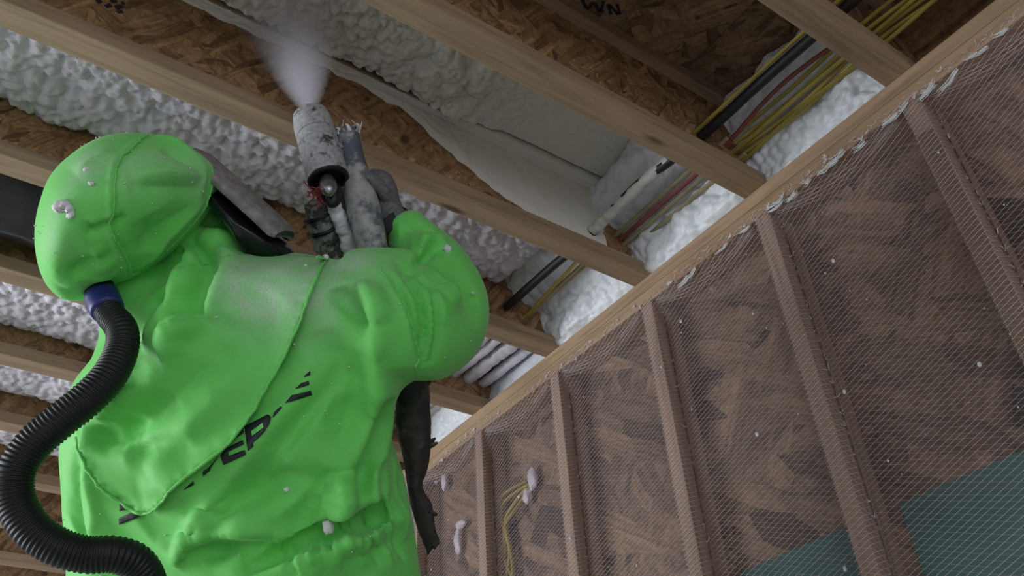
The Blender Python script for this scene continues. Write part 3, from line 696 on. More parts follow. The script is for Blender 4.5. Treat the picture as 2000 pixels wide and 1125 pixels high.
def fold(V, Nn, D, line, amp, wd, sharp=1.0, taper=True):
    """raise (or sink) a crease of the cloth along a polyline lying on it"""
    P = smooth_path(line, max(12, len(line)*5)) if len(line) > 2 else np.asarray(line, float)
    seg = np.linalg.norm(np.diff(P,axis=0),axis=1); Ls = np.r_[0,np.cumsum(seg)]; tot = Ls[-1]
    lo, hi = P.min(0)-4*wd, P.max(0)+4*wd
    ii = np.where(((V > lo) & (V < hi)).all(1))[0]
    if not len(ii): return
    X = V[ii]; best = np.full(len(ii), 9.); tp = np.zeros(len(ii))
    for k in range(len(P)-1):
        a, d = P[k], P[k+1]-P[k]; q = np.clip(((X-a)@d)/(d@d+1e-12),0,1); dist = np.linalg.norm(X-a-q[:,None]*d,axis=1)
        m = dist < best; best = np.where(m,dist,best); tp = np.where(m,(Ls[k]+q*seg[k])/tot,tp)
    tw = np.clip(np.minimum(tp,1-tp)*4,0,1)**.6 if taper else 1.
    D[ii] += FOLD_GAIN*amp*tw*np.exp(-(best/(wd*1.1))**(sharp if amp > 0 else 1.35))
body_folds = [   # (line on the suit, height, width)
 ([(-1.1754,0.7163,-0.5130),(-1.1804,0.7455,-0.5769),(-1.1921,0.7955,-0.6228)], .012, .022),
 ([(-1.1325,0.7031,-0.6076),(-1.1580,0.7469,-0.6238),(-1.1493,0.7681,-0.6621),(-1.1932,0.8642,-0.6984),(-1.2130,0.9235,-0.7161)], .012, .018),
 ([(-1.1507,0.7479,-0.6364),(-1.1536,0.7788,-0.6680),(-1.1841,0.8395,-0.6877)], -.012, .020),
 ([(-1.1911,0.7469,-0.5274),(-1.1885,0.7692,-0.5945),(-1.2048,0.8219,-0.6287)], -.010, .020),
 ([(-1.1163,0.6493,-0.5231),(-1.1268,0.6719,-0.5721),(-1.1319,0.7010,-0.6058)], .010, .016),
 ([(-1.1578,0.6946,-0.5069),(-1.1549,0.7010,-0.5640),(-1.1484,0.7227,-0.6083)], -.012, .018),
 ([(-1.1390,0.7830,-0.6933),(-1.1646,0.8491,-0.7285),(-1.2180,0.9375,-0.7165)], -.012, .022),
 ([(-1.0638,0.6691,-0.6527),(-1.0939,0.7652,-0.7300),(-1.1229,0.8607,-0.7925)], .010, .034),
 ([(-1.0394,0.6092,-0.5993),(-1.0562,0.6721,-0.6647),(-1.0930,0.7362,-0.6977)], -.006, .030),
 ([(-1.0892,0.7895,-0.7621),(-1.1233,0.8285,-0.7626),(-1.1543,0.8749,-0.7672)], -.010, .018),
 ([(-1.1201,0.8843,-0.8152),(-1.0781,0.8225,-0.8055),(-1.0449,0.7507,-0.7679)], .006, .020),
 ([(-0.9342,0.5285,-0.5710),(-0.9053,0.5751,-0.6514),(-0.8676,0.6421,-0.7296),(-0.8778,0.6905,-0.8030),(-0.8697,0.7206,-0.8495)], .016, .022),
 ([(-0.8446,0.6286,-0.6999),(-0.8459,0.6654,-0.7571),(-0.8556,0.7169,-0.8481)], -.020, .026),
 ([(-0.9792,0.5650,-0.5747),(-0.9449,0.5661,-0.6165),(-0.9217,0.5609,-0.6321)], -.014, .014),
 ([(-0.9581,0.5454,-0.5692),(-0.9349,0.5434,-0.6021),(-0.9184,0.5538,-0.6294)], .010, .012),
 ([(-0.9780,0.6401,-0.6945),(-1.0150,0.7384,-0.7819),(-1.0504,0.8651,-0.8706),(-1.0539,0.9231,-0.9204)], .013, .018),
 ([(-0.9486,0.6361,-0.7073),(-0.9851,0.7193,-0.7850),(-1.0217,0.8380,-0.8726),(-1.0300,0.8969,-0.9194)], -.009, .026),
 ([(-0.9241,0.6164,-0.6917),(-0.9550,0.6860,-0.7662),(-0.9868,0.7549,-0.8220)], .008, .026),
 ([(-0.9118,0.6982,-0.8031),(-0.9276,0.7475,-0.8550),(-0.9317,0.7822,-0.8904)], -.016, .022),
 ([(-0.8965,0.7013,-0.8131),(-0.8715,0.7236,-0.8530),(-0.8925,0.7429,-0.8692)], .016, .015),
 ([(-0.9137,0.6964,-0.7999),(-0.9561,0.7700,-0.8604),(-1.0426,0.8507,-0.8652)], .008, .018),
 ([(-0.9551,0.7888,-0.8807),(-1.0114,0.8333,-0.8774),(-1.0447,0.8750,-0.8851),(-1.0556,0.9203,-0.9158)], .012, .014),
 ([(-0.9433,0.7982,-0.8991),(-0.9991,0.8449,-0.8991),(-1.0243,0.8822,-0.9112)], -.010, .016),
 ([(-0.9696,0.8475,-0.9275),(-0.9145,0.7853,-0.9051),(-0.8745,0.7473,-0.8834),(-0.8119,0.7218,-0.8590),(-0.7541,0.7345,-0.8342)], -.026, .016),
 ([(-0.9600,0.8480,-0.9363),(-0.8978,0.7828,-0.9130),(-0.8554,0.7477,-0.8915),(-0.7849,0.7288,-0.8642)], .015, .015),
 ([(-0.8946,0.5096,-0.5441),(-0.8295,0.5575,-0.4540),(-0.7925,0.5374,-0.4316)], -.015, .010),
 ([(-0.8847,0.5131,-0.5197),(-0.8286,0.5613,-0.4289),(-0.7940,0.5450,-0.4067)], .012, .012),
 ([(-0.8597,0.6095,-0.3838),(-0.8403,0.5783,-0.3859),(-0.8040,0.5495,-0.4030)], -.006, .012),
 ([(-0.8940,0.5180,-0.6030),(-0.8446,0.4988,-0.5764),(-0.7780,0.5105,-0.5384)], .006, .02),
 ([(-1.2017,0.9478,-0.7537),(-1.1674,0.9760,-0.8236),(-1.1589,1.0289,-0.8717)], .009, .018),
 ([(-1.2212,0.9691,-0.7306),(-1.1927,1.0053,-0.7998),(-1.1730,1.0583,-0.8641)], -.008, .014),
 ([(-1.0223,0.7969,-0.8339),(-1.0330,0.8347,-0.8593),(-1.0362,0.8699,-0.8887)], .005, .02),
 ([(-0.9690,0.7234,-0.8011),(-0.9843,0.7591,-0.8283),(-1.0078,0.7978,-0.8474)], -.006, .018),
 ([(-0.9741,0.5942,-0.6343),(-0.9365,0.6259,-0.6998),(-0.9290,0.6692,-0.7584)], -.008, .03),
 ([(-0.9210,0.5912,-0.6570),(-0.9039,0.6354,-0.7226),(-0.9079,0.6821,-0.7829)], -.010, .02),
 ([(-0.7979,0.6929,-0.7699),(-0.7923,0.7136,-0.8322),(-0.7629,0.7501,-0.8998)], -.012, .016),
 ([(-0.8316,0.6819,-0.7826),(-0.8295,0.7033,-0.8265),(-0.8142,0.7180,-0.8523)], .012, .015),
 ([(-0.7569,0.7336,-0.7232),(-0.7450,0.7412,-0.8118),(-0.7188,0.7684,-0.8686)], .006, .012),
 ([(-1.1860,0.7516,-0.5711),(-1.1882,0.7822,-0.6135),(-1.2031,0.8467,-0.6621),(-1.2227,0.9182,-0.6922)], .009, .02), ([(-1.1522,0.7121,-0.5873),(-1.1511,0.7671,-0.6584),(-1.1584,0.7890,-0.6725),(-1.1837,0.8432,-0.6923),(-1.2062,0.9130,-0.7202)], .011, .016), ([(-1.1596,0.7492,-0.6240),(-1.1462,0.7256,-0.6157),(-1.1321,0.7022,-0.6071)], .008, .008), ([(-1.1669,0.8378,-0.7135),(-1.1826,0.8909,-0.7409),(-1.2094,0.9210,-0.7210)], -.010, .016),
]
sleeve_seam = [   # tight straight creases where the raised sleeve meets the back
 ([(-0.9199,0.5187,-0.5565),(-0.8976,0.5198,-0.6032),(-0.8679,0.5386,-0.6454),(-0.8289,0.5704,-0.6702)], .007, .006), ([(-0.9172,0.5175,-0.5458),(-0.8941,0.5165,-0.5990),(-0.8643,0.5336,-0.6422),(-0.8257,0.5694,-0.6697)], -.010, .007), ([(-0.9033,0.5125,-0.5436),(-0.8845,0.5138,-0.6021),(-0.8605,0.5321,-0.6419),(-0.8368,0.5569,-0.6637)], .006, .006),
 ([(-0.8925,0.5104,-0.5353),(-0.8720,0.5066,-0.5920),(-0.8509,0.5231,-0.6341),(-0.8313,0.5598,-0.6652)], -.012, .008), ([(-0.8861,0.5102,-0.5298),(-0.8624,0.5039,-0.5901),(-0.8420,0.5207,-0.6325),(-0.8239,0.5595,-0.6649)], .010, .006), ([(-0.8774,0.5088,-0.5282),(-0.8502,0.5022,-0.5917),(-0.8300,0.5235,-0.6366),(-0.8149,0.5652,-0.6667)], -.007, .008),
 ([(-0.8666,0.5075,-0.5269),(-0.8394,0.4995,-0.5843),(-0.8222,0.5126,-0.6205)], .004, .012), ([(-0.8417,0.5206,-0.4991),(-0.8189,0.5010,-0.5443),(-0.7809,0.5073,-0.5785)], .005, .014), ([(-0.8656,0.5041,-0.5394),(-0.8448,0.4984,-0.5664),(-0.8205,0.4990,-0.5776)], -.005, .009)]
pucker = [(-0.9267,0.7955,-0.9078),(-0.9097,0.7780,-0.9003),(-0.8918,0.7623,-0.8928),(-0.8728,0.7487,-0.8859),(-0.8526,0.7370,-0.8781),(-0.8347,0.7292,-0.8709),(-0.8150,0.7242,-0.8639),(-0.7928,0.7235,-0.8565),(-0.7660,0.7300,-0.8471)]
pucker_end = [(-0.8986,0.8046,-0.9367),(-0.8820,0.7912,-0.9320),(-0.8608,0.7751,-0.9242),(-0.8470,0.7648,-0.9172),(-0.8202,0.7551,-0.9127),(-0.8025,0.7512,-0.9094),(-0.7800,0.7492,-0.9046),(-0.7555,0.7532,-0.9017),(-0.7254,0.7665,-0.8966)]
pk, pe = smooth_path(np.array(pucker), 21), smooth_path(np.array(pucker_end), 21)
pe = pk+(pe-pk)*(1.0+.5*np.sin(np.arange(21)*1.9))[:,None]
for k in range(21):     # gathered elastic waist: short tight puckers
    sleeve_seam.append(([pk[k], pe[k]], (.0050 if k % 2 else -.0060)*(.55+.45*math.sin(k*2.3)), .0058+.0012*math.sin(k*1.7)))
hood_folds = [
 ([(-1.2991,0.6140,-0.3519),(-1.3168,0.5956,-0.4028),(-1.3315,0.5960,-0.4381),(-1.3327,0.6004,-0.4694),(-1.3209,0.6198,-0.5075),(-1.3100,0.6522,-0.5246),(-1.2902,0.6871,-0.5271),(-1.2483,0.7741,-0.5033)], .0045, .004, 2),
 ([(-1.2945,0.6158,-0.3477),(-1.3117,0.5937,-0.4039),(-1.3264,0.5941,-0.4403),(-1.3282,0.5985,-0.4687),(-1.3164,0.6186,-0.5062),(-1.3053,0.6518,-0.5228),(-1.2852,0.6878,-0.5244),(-1.2451,0.7703,-0.5003)], -.003, .004, 2),
 ([(-1.1959,0.6141,-0.3911),(-1.2587,0.5853,-0.4397),(-1.3055,0.5912,-0.4664)], .010, .014),
 ([(-1.1976,0.6234,-0.4129),(-1.2517,0.5977,-0.4564),(-1.3084,0.5971,-0.4810)], -.010, .014),
 ([(-1.3379,0.6729,-0.5399),(-1.3213,0.6497,-0.5265),(-1.2920,0.6346,-0.5091)], -.011, .012),
 ([(-1.3375,0.6539,-0.5307),(-1.3221,0.6381,-0.5204),(-1.3049,0.6277,-0.5102)], .007, .010),
 ([(-1.2638,0.6330,-0.4920),(-1.2458,0.6710,-0.4922),(-1.2438,0.7137,-0.4975)], -.010, .022),
 ([(-1.2901,0.6112,-0.3530),(-1.2460,0.6011,-0.3670),(-1.1972,0.6118,-0.3879)], .009, .008),
 ([(-1.2774,0.5914,-0.3905),(-1.2449,0.5887,-0.3981),(-1.2005,0.6128,-0.4026)], -.008, .009),
 ([(-1.1873,0.6419,-0.4101),(-1.2148,0.6826,-0.4643),(-1.2456,0.7682,-0.5009)], .008, .012),
 ([(-1.2047,0.6400,-0.4370),(-1.2275,0.6640,-0.4731),(-1.2558,0.7075,-0.5071)], -.006, .016),
 ([(-1.3320,0.7583,-0.5548),(-1.3143,0.7185,-0.5446),(-1.2860,0.7087,-0.5294)], -.010, .013),
 ([(-1.3393,0.7867,-0.5589),(-1.3180,0.7616,-0.5470),(-1.2741,0.7707,-0.5233)], .007, .012),
 ([(-1.3201,0.6848,-0.5406),(-1.3041,0.7173,-0.5412),(-1.2844,0.7405,-0.5324)], .007, .010),
 ([(-1.3764,0.6278,-0.4669),(-1.3599,0.6114,-0.4454),(-1.3341,0.5976,-0.4272)], .005, .014),
]
neck_folds = [
 ([(-1.1939,0.7266,-0.4426),(-1.1712,0.7162,-0.4976),(-1.1652,0.7134,-0.5600)], .014, .014), ([(-1.1766,0.7275,-0.4252),(-1.1504,0.6989,-0.4901),(-1.1420,0.6793,-0.5528)], -.014, .014), ([(-1.1910,0.7504,-0.4490),(-1.1907,0.7471,-0.5059),(-1.2036,0.7762,-0.5446)], -.012, .014),
 ([(-1.1659,0.7171,-0.4051),(-1.1238,0.7091,-0.4383),(-1.0666,0.7236,-0.4126)], .012, .012), ([(-1.1645,0.7228,-0.4291),(-1.1264,0.6842,-0.4849),(-1.1157,0.6496,-0.5206)], .010, .012), ([(-1.1600,0.7135,-0.3935),(-1.1166,0.7130,-0.4151),(-1.0762,0.7258,-0.4034)], -.010, .010),
]
def cloth_noise(V, s1, a1, s2, a2):
    out = np.zeros(len(V)); d = np.array((-.25,.76,-.60))     # drag direction of the creases
    dv = Vector(d).normalized()
    for k, v in enumerate(V):
        p = Vector(v); q = p-dv*p.dot(dv)*.78
        w1 = noise.noise(p*4+Vector((9,2,5)))
        # straight creases: sharp crests where the noise crosses zero, flat panels between
        out[k] = a1*(.45-abs(noise.noise(q*s1+Vector((w1,w1,0))*.35))*2)+a2*(.4-abs(noise.noise(q*s2+Vector((3,7,1))))*2)*(.5+w1)
    return out
def finish_cloth(me, folds, name, parent, dust, nz, gain=1., rest=None, fine=()):
    V, Nn = mesh_arrays(me); D = np.zeros(len(V)); V0 = V if rest is None else mesh_arrays(rest)[0]
    for f in folds: fold(V0, Nn, D, f[0], f[1]*gain, *f[2:])
    for f in fine: fold(V0, Nn, D, *f)
    if nz: D += cloth_noise(V, *nz)
    V2 = V+Nn*D[:,None]
    me.vertices.foreach_set('co', V2.ravel()); me.update()
    V3, N3 = mesh_arrays(me)
    at = me.attributes.new('dust','FLOAT','POINT'); at.data.foreach_set('value', dust(V3, N3).astype(np.float32))
    o = link(name, me, M['suit'], parent, True); return o
def near_pts(V, pts, rad):
    d = np.min([np.linalg.norm(V-np.array(p),axis=1) for p in pts],axis=0); return np.exp(-(d/rad)**2)
yoke = [(-1.0773,0.6161,-0.5383),(-1.0507,0.5987,-0.5342),(-1.0220,0.5861,-0.5258),(-0.9931,0.5719,-0.5237),(-1.0926,0.6336,-0.5635),(-1.0469,0.5992,-0.5684),(-1.0133,0.5786,-0.5638)]
yoke_low = [(-1.0104,0.5955,-0.6072),(-1.0525,0.6185,-0.5983),(-0.9542,0.5382,-0.5415),(-1.0900,0.6360,-0.5088)]
def dust_body(V, Nn): return np.clip(.02+.95*near_pts(V, yoke, .055)+.45*near_pts(V, yoke_low, .06)+.25*np.clip(Nn[:,2],0,1)**2, 0, .95)
top_pts = [(-1.2548,0.5842,-0.4186),(-1.2299,0.5907,-0.4112),(-1.2834,0.5841,-0.4338),(-1.3086,0.5896,-0.4532),(-1.3620,0.6131,-0.4504),(-1.2006,0.6103,-0.3967)]
side_pts = [(-1.3828,0.6712,-0.5182),(-1.3746,0.7002,-0.5432),(-1.3829,0.6479,-0.4955),(-1.3775,0.6280,-0.4620)]
def dust_hood(V, Nn): return np.clip(.02+.55*near_pts(V, top_pts, .04)+.40*near_pts(V, side_pts, .025)+.2*np.clip(Nn[:,2],0,1)**2, 0, .85)

person = thing('person', 'worker in a bright green hooded coverall seen from behind, head tilted up', 'person', None, (-.85,1.0,FLOOR))
PRE, POST, GROW, FRAMES, PULL, BEND, INNER, INSET = .75, .50, .055, 8, (-.25,.7,-1.6), 4., .030, .009
def drape(me, folds, fgain, grow, frames, pull, bend, inner, pre):
    """let the loose cloth settle: a short cloth simulation of the coverall over the body inside it"""
    V, Nn = mesh_arrays(me); F = [list(p.vertices) for p in me.polygons]
    keep = V[:,2] > -1.18; idx = -np.ones(len(V), int); idx[keep] = np.arange(keep.sum())
    F2 = [[int(idx[v]) for v in f] for f in F if all(keep[v] for v in f)]
    D = np.zeros(len(V))
    for f in folds: fold(V, Nn, D, f[0], f[1]*fgain, *f[2:])
    V1 = V+Nn*(D-pre)[:,None]
    sm = bpy.data.meshes.new('cloth'); sm.from_pydata([tuple(v) for v in V1[keep]], [], F2); sm.update()
    cm = bpy.data.meshes.new('inner'); cm.from_pydata([tuple(v) for v in (V-Nn*inner)[keep]], [], F2); cm.update()
    co = bpy.data.objects.new('inner', cm); COL.objects.link(co); co.modifiers.new('c','COLLISION')
    co.collision.thickness_outer = .003; co.collision.cloth_friction = 8
    o = bpy.data.objects.new('cloth', sm); COL.objects.link(o); vg = o.vertex_groups.new(name='pin')
    pin = np.clip((-1.02-V[keep][:,2])/.1, 0, 1)
    for k in np.where(pin > 0)[0]: vg.add([int(k)], float(pin[k]), 'REPLACE')
    m = o.modifiers.new('cloth','CLOTH'); c = m.settings
    c.quality = 4; c.mass = .08; c.tension_stiffness = 12; c.compression_stiffness = 6; c.shear_stiffness = 4; c.bending_stiffness = bend
    c.tension_damping = c.compression_damping = 5; c.air_damping = 3; c.shrink_min = -grow; c.vertex_group_mass = 'pin'
    q = m.collision_settings; q.use_collision = True; q.collision_quality = 2; q.distance_min = .003
    m.point_cache.frame_end = frames+1; g0 = SC.gravity.copy(); SC.gravity = pull
    others = [x for x in COL.objects if x not in (o, co)]
    for x in others: COL.objects.unlink(x)          # nothing else needs updating while it runs
    for fr in range(1, frames+1): SC.frame_set(fr)
    r = bpy.data.meshes.new_from_object(o.evaluated_get(bpy.context.evaluated_depsgraph_get()))
    R, _ = mesh_arrays(r); out = V.copy()-Nn*pre*0; out[keep] = R
    bpy.data.objects.remove(o); bpy.data.objects.remove(co); SC.gravity = g0; SC.frame_set(1)
    for x in others: COL.objects.link(x)
    return out
def subdivided(me, V=None):
    c = me.copy()
    if V is not None: c.vertices.foreach_set('co', np.asarray(V).ravel()); c.update()
    o = bpy.data.objects.new('tmp', c); COL.objects.link(o); s = o.modifiers.new('s','SUBSURF'); s.levels = 1
    r = bpy.data.meshes.new_from_object(o.evaluated_get(bpy.context.evaluated_depsgraph_get())); bpy.data.objects.remove(o); return r
settled = drape(body_me, body_folds+neck_folds, PRE, GROW, FRAMES, PULL, BEND, INNER, INSET)
smooth_me = subdivided(body_me); body_me = subdivided(body_me, settled)
suit = finish_cloth(body_me, body_folds+neck_folds, 'coverall', person, dust_body, None, POST, smooth_me, sleeve_seam); adopt(suit, person)
hood = finish_cloth(hood_me, hood_folds, 'hood', person, dust_hood, (9, .003, 22, .0012), .75); adopt(hood, person)
hood['label'] = 'round green hood with a stitched seam, dusted with overspray'

# head inside the hood, with its face towards the ceiling
def head():
    c = np.array((-1.2602,0.7540,-0.3916)); V, F = blob_vf(c, (.085,.085,.10))
    # face, tilted up toward the visor
    o = mesh('head', V, F, M['skin'], None, True); adopt(o, person)
def blob_vf(c, r, s=14, n=20):
    T, Pp = np.meshgrid(np.linspace(0,PI,s), np.linspace(0,2*PI,n,endpoint=False), indexing='ij')
    D = np.stack([np.sin(T)*np.cos(Pp), np.sin(T)*np.sin(Pp), np.cos(T)],-1).reshape(-1,3)
    return np.array(c)+D*np.array(r), grid_faces(s,n,True)

# cloth pieces lying on the back: cape of the hood, and the printed letters
BACKN = -np.array(FWD); UX = np.array((.82,-.57,-.056)); UY = np.cross(BACKN, UX)
O0 = np.array((-1.0644,0.7442,-0.7038))
def uv(P): d = np.asarray(P, float)-O0; return np.stack([d@UX, d@UY],-1)
def bvh_of(me):
    V, _ = mesh_arrays(me); return BVHTree.FromPolygons([tuple(v) for v in V], [tuple(p.vertices) for p in me.polygons])
def in_poly(p, Q):
    x, y = p[:,0], p[:,1]; c = np.zeros(len(p), bool); j = len(Q)-1
    for i in range(len(Q)):
        xi, yi, xj, yj = *Q[i], *Q[j]; c ^= ((yi > y) != (yj > y)) & (x < (xj-xi)*(y-yi)/(yj-yi+1e-12)+xi); j = i
    return c
def patch(outline, bvh, step, lift):
    """triangulated piece with a true outline, laid onto the cloth below it and lifted by 'lift'"""
    B = uv(outline); n = len(B)
    lo, hi = B.min(0), B.max(0)
    gx, gy = np.meshgrid(np.arange(lo[0]+step/2,hi[0],step), np.arange(lo[1]+step/2,hi[1],step)); g = np.stack([gx.ravel(),gy.ravel()],1)
    if len(g):
        g = g[in_poly(g, B)]
        if len(g): g = g[np.min(np.linalg.norm(g[:,None]-B[None,::max(1,n//400)],axis=2),axis=1) > step*.45]
    pts = [Vector(p) for p in B]+[Vector(p) for p in g]
    v2, e2, f2, *_ = delaunay_2d_cdt(pts, [(i,(i+1)%n) for i in range(n)], [tuple(range(n))], 2, 1e-6)
    V = []
    last = 0.
    for p in v2:
        q = O0+UX*p[0]+UY*p[1]; h = bvh.ray_cast(Vector(q+BACKN*.5), Vector(-BACKN))
        if h[0] is None: h3 = Vector(q+BACKN*last)
        else: h3 = h[0]; last = float((np.array(h3)-q)@BACKN)
        V.append(np.array(h3)+BACKN*lift)
    V = np.array(V); edge = np.zeros(len(V))
    d = np.min([np.linalg.norm(np.asarray([tuple(p) for p in v2])-b,axis=1) for b in B[::max(1,len(B)//220)]],axis=0)
    return V, [tuple(f) for f in f2], d
bvh = bvh_of(body_me)
cape_out = densify(smooth_path([(-0.9824,0.5986,-0.4834),(-1.0039,0.5737,-0.5562),(-1.0101,0.5989,-0.6128),(-1.0187,0.6415,-0.6641),(-1.0269,0.6811,-0.7041),(-1.0345,0.7157,-0.7381),(-1.0475,0.7541,-0.7688),(-1.0697,0.7976,-0.7907),(-1.0900,0.8416,-0.8105),(-1.0979,0.8679,-0.8257),(-1.1087,0.8953,-0.8368),(-1.1237,0.9146,-0.8358),(-1.1413,0.9273,-0.8241),(-1.1704,0.9418,-0.7966),(-1.2019,0.9534,-0.7568),(-1.2319,0.9699,-0.7068)], 90), .006)
cape_top = densify(np.array([(-1.2319,0.9699,-0.7068),(-1.2346,0.9321,-0.6763),(-1.2334,0.8905,-0.6393),(-1.2272,0.8446,-0.5934),(-1.2175,0.8090,-0.5499),(-1.2016,0.7746,-0.5133),(-1.1780,0.7253,-0.4994),(-1.1413,0.6867,-0.4948),(-1.0697,0.7091,-0.4346),(-1.0384,0.6426,-0.4683),(-1.0024,0.6194,-0.4728),(-0.9831,0.5991,-0.4834)]), .008)
cape_poly = np.vstack([cape_out, cape_top[1:-1]])
V, F, dE = patch(cape_poly, bvh, .0075, .0)
ho = np.array(uv(cape_out)); U2 = uv(V)
dh = np.min([np.linalg.norm(U2-h,axis=1) for h in ho[::2]],axis=0)       # distance to the free hem
Dc = np.zeros(len(V))
cape_folds = [([(-1.1522,0.7121,-0.5873),(-1.1511,0.7671,-0.6584),(-1.1584,0.7890,-0.6725),(-1.1837,0.8432,-0.6923),(-1.2062,0.9130,-0.7202)], .008, .016), ([(-1.0935,0.7110,-0.6683),(-1.1283,0.7789,-0.7026),(-1.1586,0.8387,-0.7264)], -.006, .022), ([(-1.0898,0.7871,-0.7589),(-1.1244,0.8284,-0.7612),(-1.1494,0.8641,-0.7637)], .007, .012), ([(-1.0797,0.7875,-0.7704),(-1.1164,0.8317,-0.7737),(-1.1469,0.8733,-0.7751)], -.006, .014),
 ([(-1.0215,0.5815,-0.5548),(-1.0416,0.6351,-0.6333),(-1.0637,0.7058,-0.6956)], .006, .03), ([(-1.0496,0.5973,-0.5502),(-1.0779,0.6686,-0.6356),(-1.0930,0.7362,-0.6977)], -.004, .03), ([(-1.1670,0.9382,-0.7990),(-1.1347,0.9115,-0.8203),(-1.1091,0.8690,-0.8147)], -.005, .014)]
for f in cape_folds: fold(V, None, Dc, f[0], f[1]*.7, f[2])
stand = .0035+.0065*np.clip(dh/.05,0,1)*0+.012*np.clip(1-dE/.2,0,1)*(dh < .12)*np.clip(1-dh/.12,0,1)
topd = np.min([np.linalg.norm(U2-h,axis=1) for h in uv(cape_top)[::2]],axis=0)
stand = (.004+.010*np.exp(-(dh/.05)**2)+.004*np.exp(-(dh/.007)**2))*np.clip(topd/.02+.2,0,1)+.0015*np.sin(U2[:,0]*300)*np.exp(-(dh/.010)**2)
V = V+BACKN*(stand+Dc)[:,None]
cape = mesh('hood_cape', V, F, M['suit'], None, True)
hem_line = V[:len(cape_out)]+BACKN*.0005
jit = np.random.default_rng(21).normal(0,.0005,(len(hem_line),3))
at = cape.data.attributes.new('dust','FLOAT','POINT'); at.data.foreach_set('value', dust_body(V, np.zeros_like(V)+(0,0,.2)).astype(np.float32))
so = cape.modifiers.new('thickness','SOLIDIFY'); so.thickness = .0035; so.offset = -1
adopt(cape, person); cape['label'] = 'green shoulder flap of the hood lying over the back'

# rolled hem of the flap and the raised seams of hood and sleeve
def dusty(o, val):
    at = o.data.attributes.new('dust','FLOAT','POINT'); at.data.foreach_set('value', np.full(len(o.data.vertices), val*.5, np.float32)); return o
o = dusty(tube('rolled_hem', hem_line+jit, .0024*(1+.2*np.random.default_rng(22).normal(0,1,len(hem_line)).clip(-1,1)), M['suit'], None, 8, True, .8), .12); o.parent = cape
def seam_on(name, line, tree, r, parent, seed, n=110, lift=.0008):
    P = []
    for p in smooth_path(line, n):
        h = tree.find_nearest(Vector(p)); P.append(np.array(h[0])+np.array(h[1])*lift)
    P = np.array(P); q = np.random.default_rng(seed); P[1:-1] = (P[:-2]+P[1:-1]*2+P[2:])/4
    o = dusty(tube(name, P+q.normal(0,.0005,P.shape), r*(1+.2*q.normal(0,1,n).clip(-1,1)), M['suit'], None, 8, True, .7), .15); o.parent = parent; return o
body2 = bvh_of(suit.data); hood2 = bvh_of(hood.data)
seam_on('hood_seam', [(-1.2991,0.6119,-0.3551),(-1.3168,0.5956,-0.4028),(-1.3315,0.5960,-0.4381),(-1.3327,0.6004,-0.4694),(-1.3209,0.6198,-0.5075),(-1.3100,0.6522,-0.5246),(-1.2902,0.6871,-0.5271),(-1.2483,0.7741,-0.5033)], hood2, .0022, hood, 23)
seam_on('hood_binding', [(-1.1922,0.6173,-0.3689),(-1.1837,0.6291,-0.3852),(-1.1820,0.6608,-0.4120),(-1.1915,0.6911,-0.4363),(-1.2078,0.7238,-0.4607),(-1.2300,0.7593,-0.4844),(-1.2508,0.7814,-0.5048)], hood2, .0024, hood, 24)
seam_on('sleeve_seam', [(-0.9262,0.5218,-0.5413),(-0.9064,0.5180,-0.5875),(-0.8806,0.5294,-0.6308),(-0.8521,0.5497,-0.6581),(-0.8265,0.5696,-0.6699)], body2, .0021, suit, 25)
letters = [
 [(-1.1532,0.9406,-0.8192),(-1.1462,0.9297,-0.8199),(-1.1390,0.9275,-0.8270),(-1.1495,0.9469,-0.8286)], [(-1.1474,0.9548,-0.8372),(-1.1322,0.9249,-0.8335),(-1.1227,0.9145,-0.8369),(-1.1211,0.9173,-0.8411),(-1.1445,0.9616,-0.8461)],
 [(-1.0799,0.8374,-0.8169),(-1.0727,0.8201,-0.8087),(-1.0704,0.8225,-0.8132),(-1.0773,0.8337,-0.8162)], [(-1.0663,0.8034,-0.7996),(-1.0617,0.7952,-0.7960),(-1.0540,0.7732,-0.7820),(-1.0588,0.7921,-0.7958),(-1.0586,0.7956,-0.7994),(-1.0641,0.8072,-0.8053)],
 [(-1.0527,0.7721,-0.7822),(-1.0496,0.7617,-0.7747),(-1.0332,0.7390,-0.7664),(-1.0295,0.7405,-0.7714),(-1.0456,0.7619,-0.7789),(-1.0425,0.7640,-0.7842),(-1.0251,0.7432,-0.7783),(-1.0211,0.7452,-0.7839),(-1.0445,0.7765,-0.7944)],
 [(-1.0452,0.7425,-0.7585),(-1.0392,0.7323,-0.7528),(-1.0363,0.7339,-0.7576),(-1.0425,0.7437,-0.7626)],
 [(-1.0384,0.7291,-0.7501),(-1.0136,0.6979,-0.7370),(-1.0077,0.6955,-0.7393),(-1.0051,0.6998,-0.7468),(-1.0079,0.7103,-0.7568),(-1.0132,0.7213,-0.7646),(-1.0182,0.7299,-0.7699),(-1.0153,0.7317,-0.7745),(-1.0197,0.7398,-0.7794)],
 [(-1.0063,0.6910,-0.7352),(-1.0009,0.6810,-0.7274),(-0.9980,0.6797,-0.7281),(-1.0045,0.6939,-0.7401)],
 [(-0.9852,0.6411,-0.6905),(-0.9797,0.6328,-0.6840),(-0.9778,0.6359,-0.6892),(-0.9847,0.6418,-0.6919)], [(-0.9904,0.6568,-0.7060),(-0.9851,0.6480,-0.6993),(-0.9765,0.6411,-0.6967),(-0.9740,0.6436,-0.7016)], [(-0.9958,0.6743,-0.7234),(-0.9918,0.6642,-0.7141),(-0.9694,0.6476,-0.7097),(-0.9663,0.6504,-0.7152)]]
hole = [(-1.0262,0.7245,-0.7563),(-1.0148,0.7065,-0.7462),(-1.0107,0.7079,-0.7516),(-1.0221,0.7258,-0.7617)]
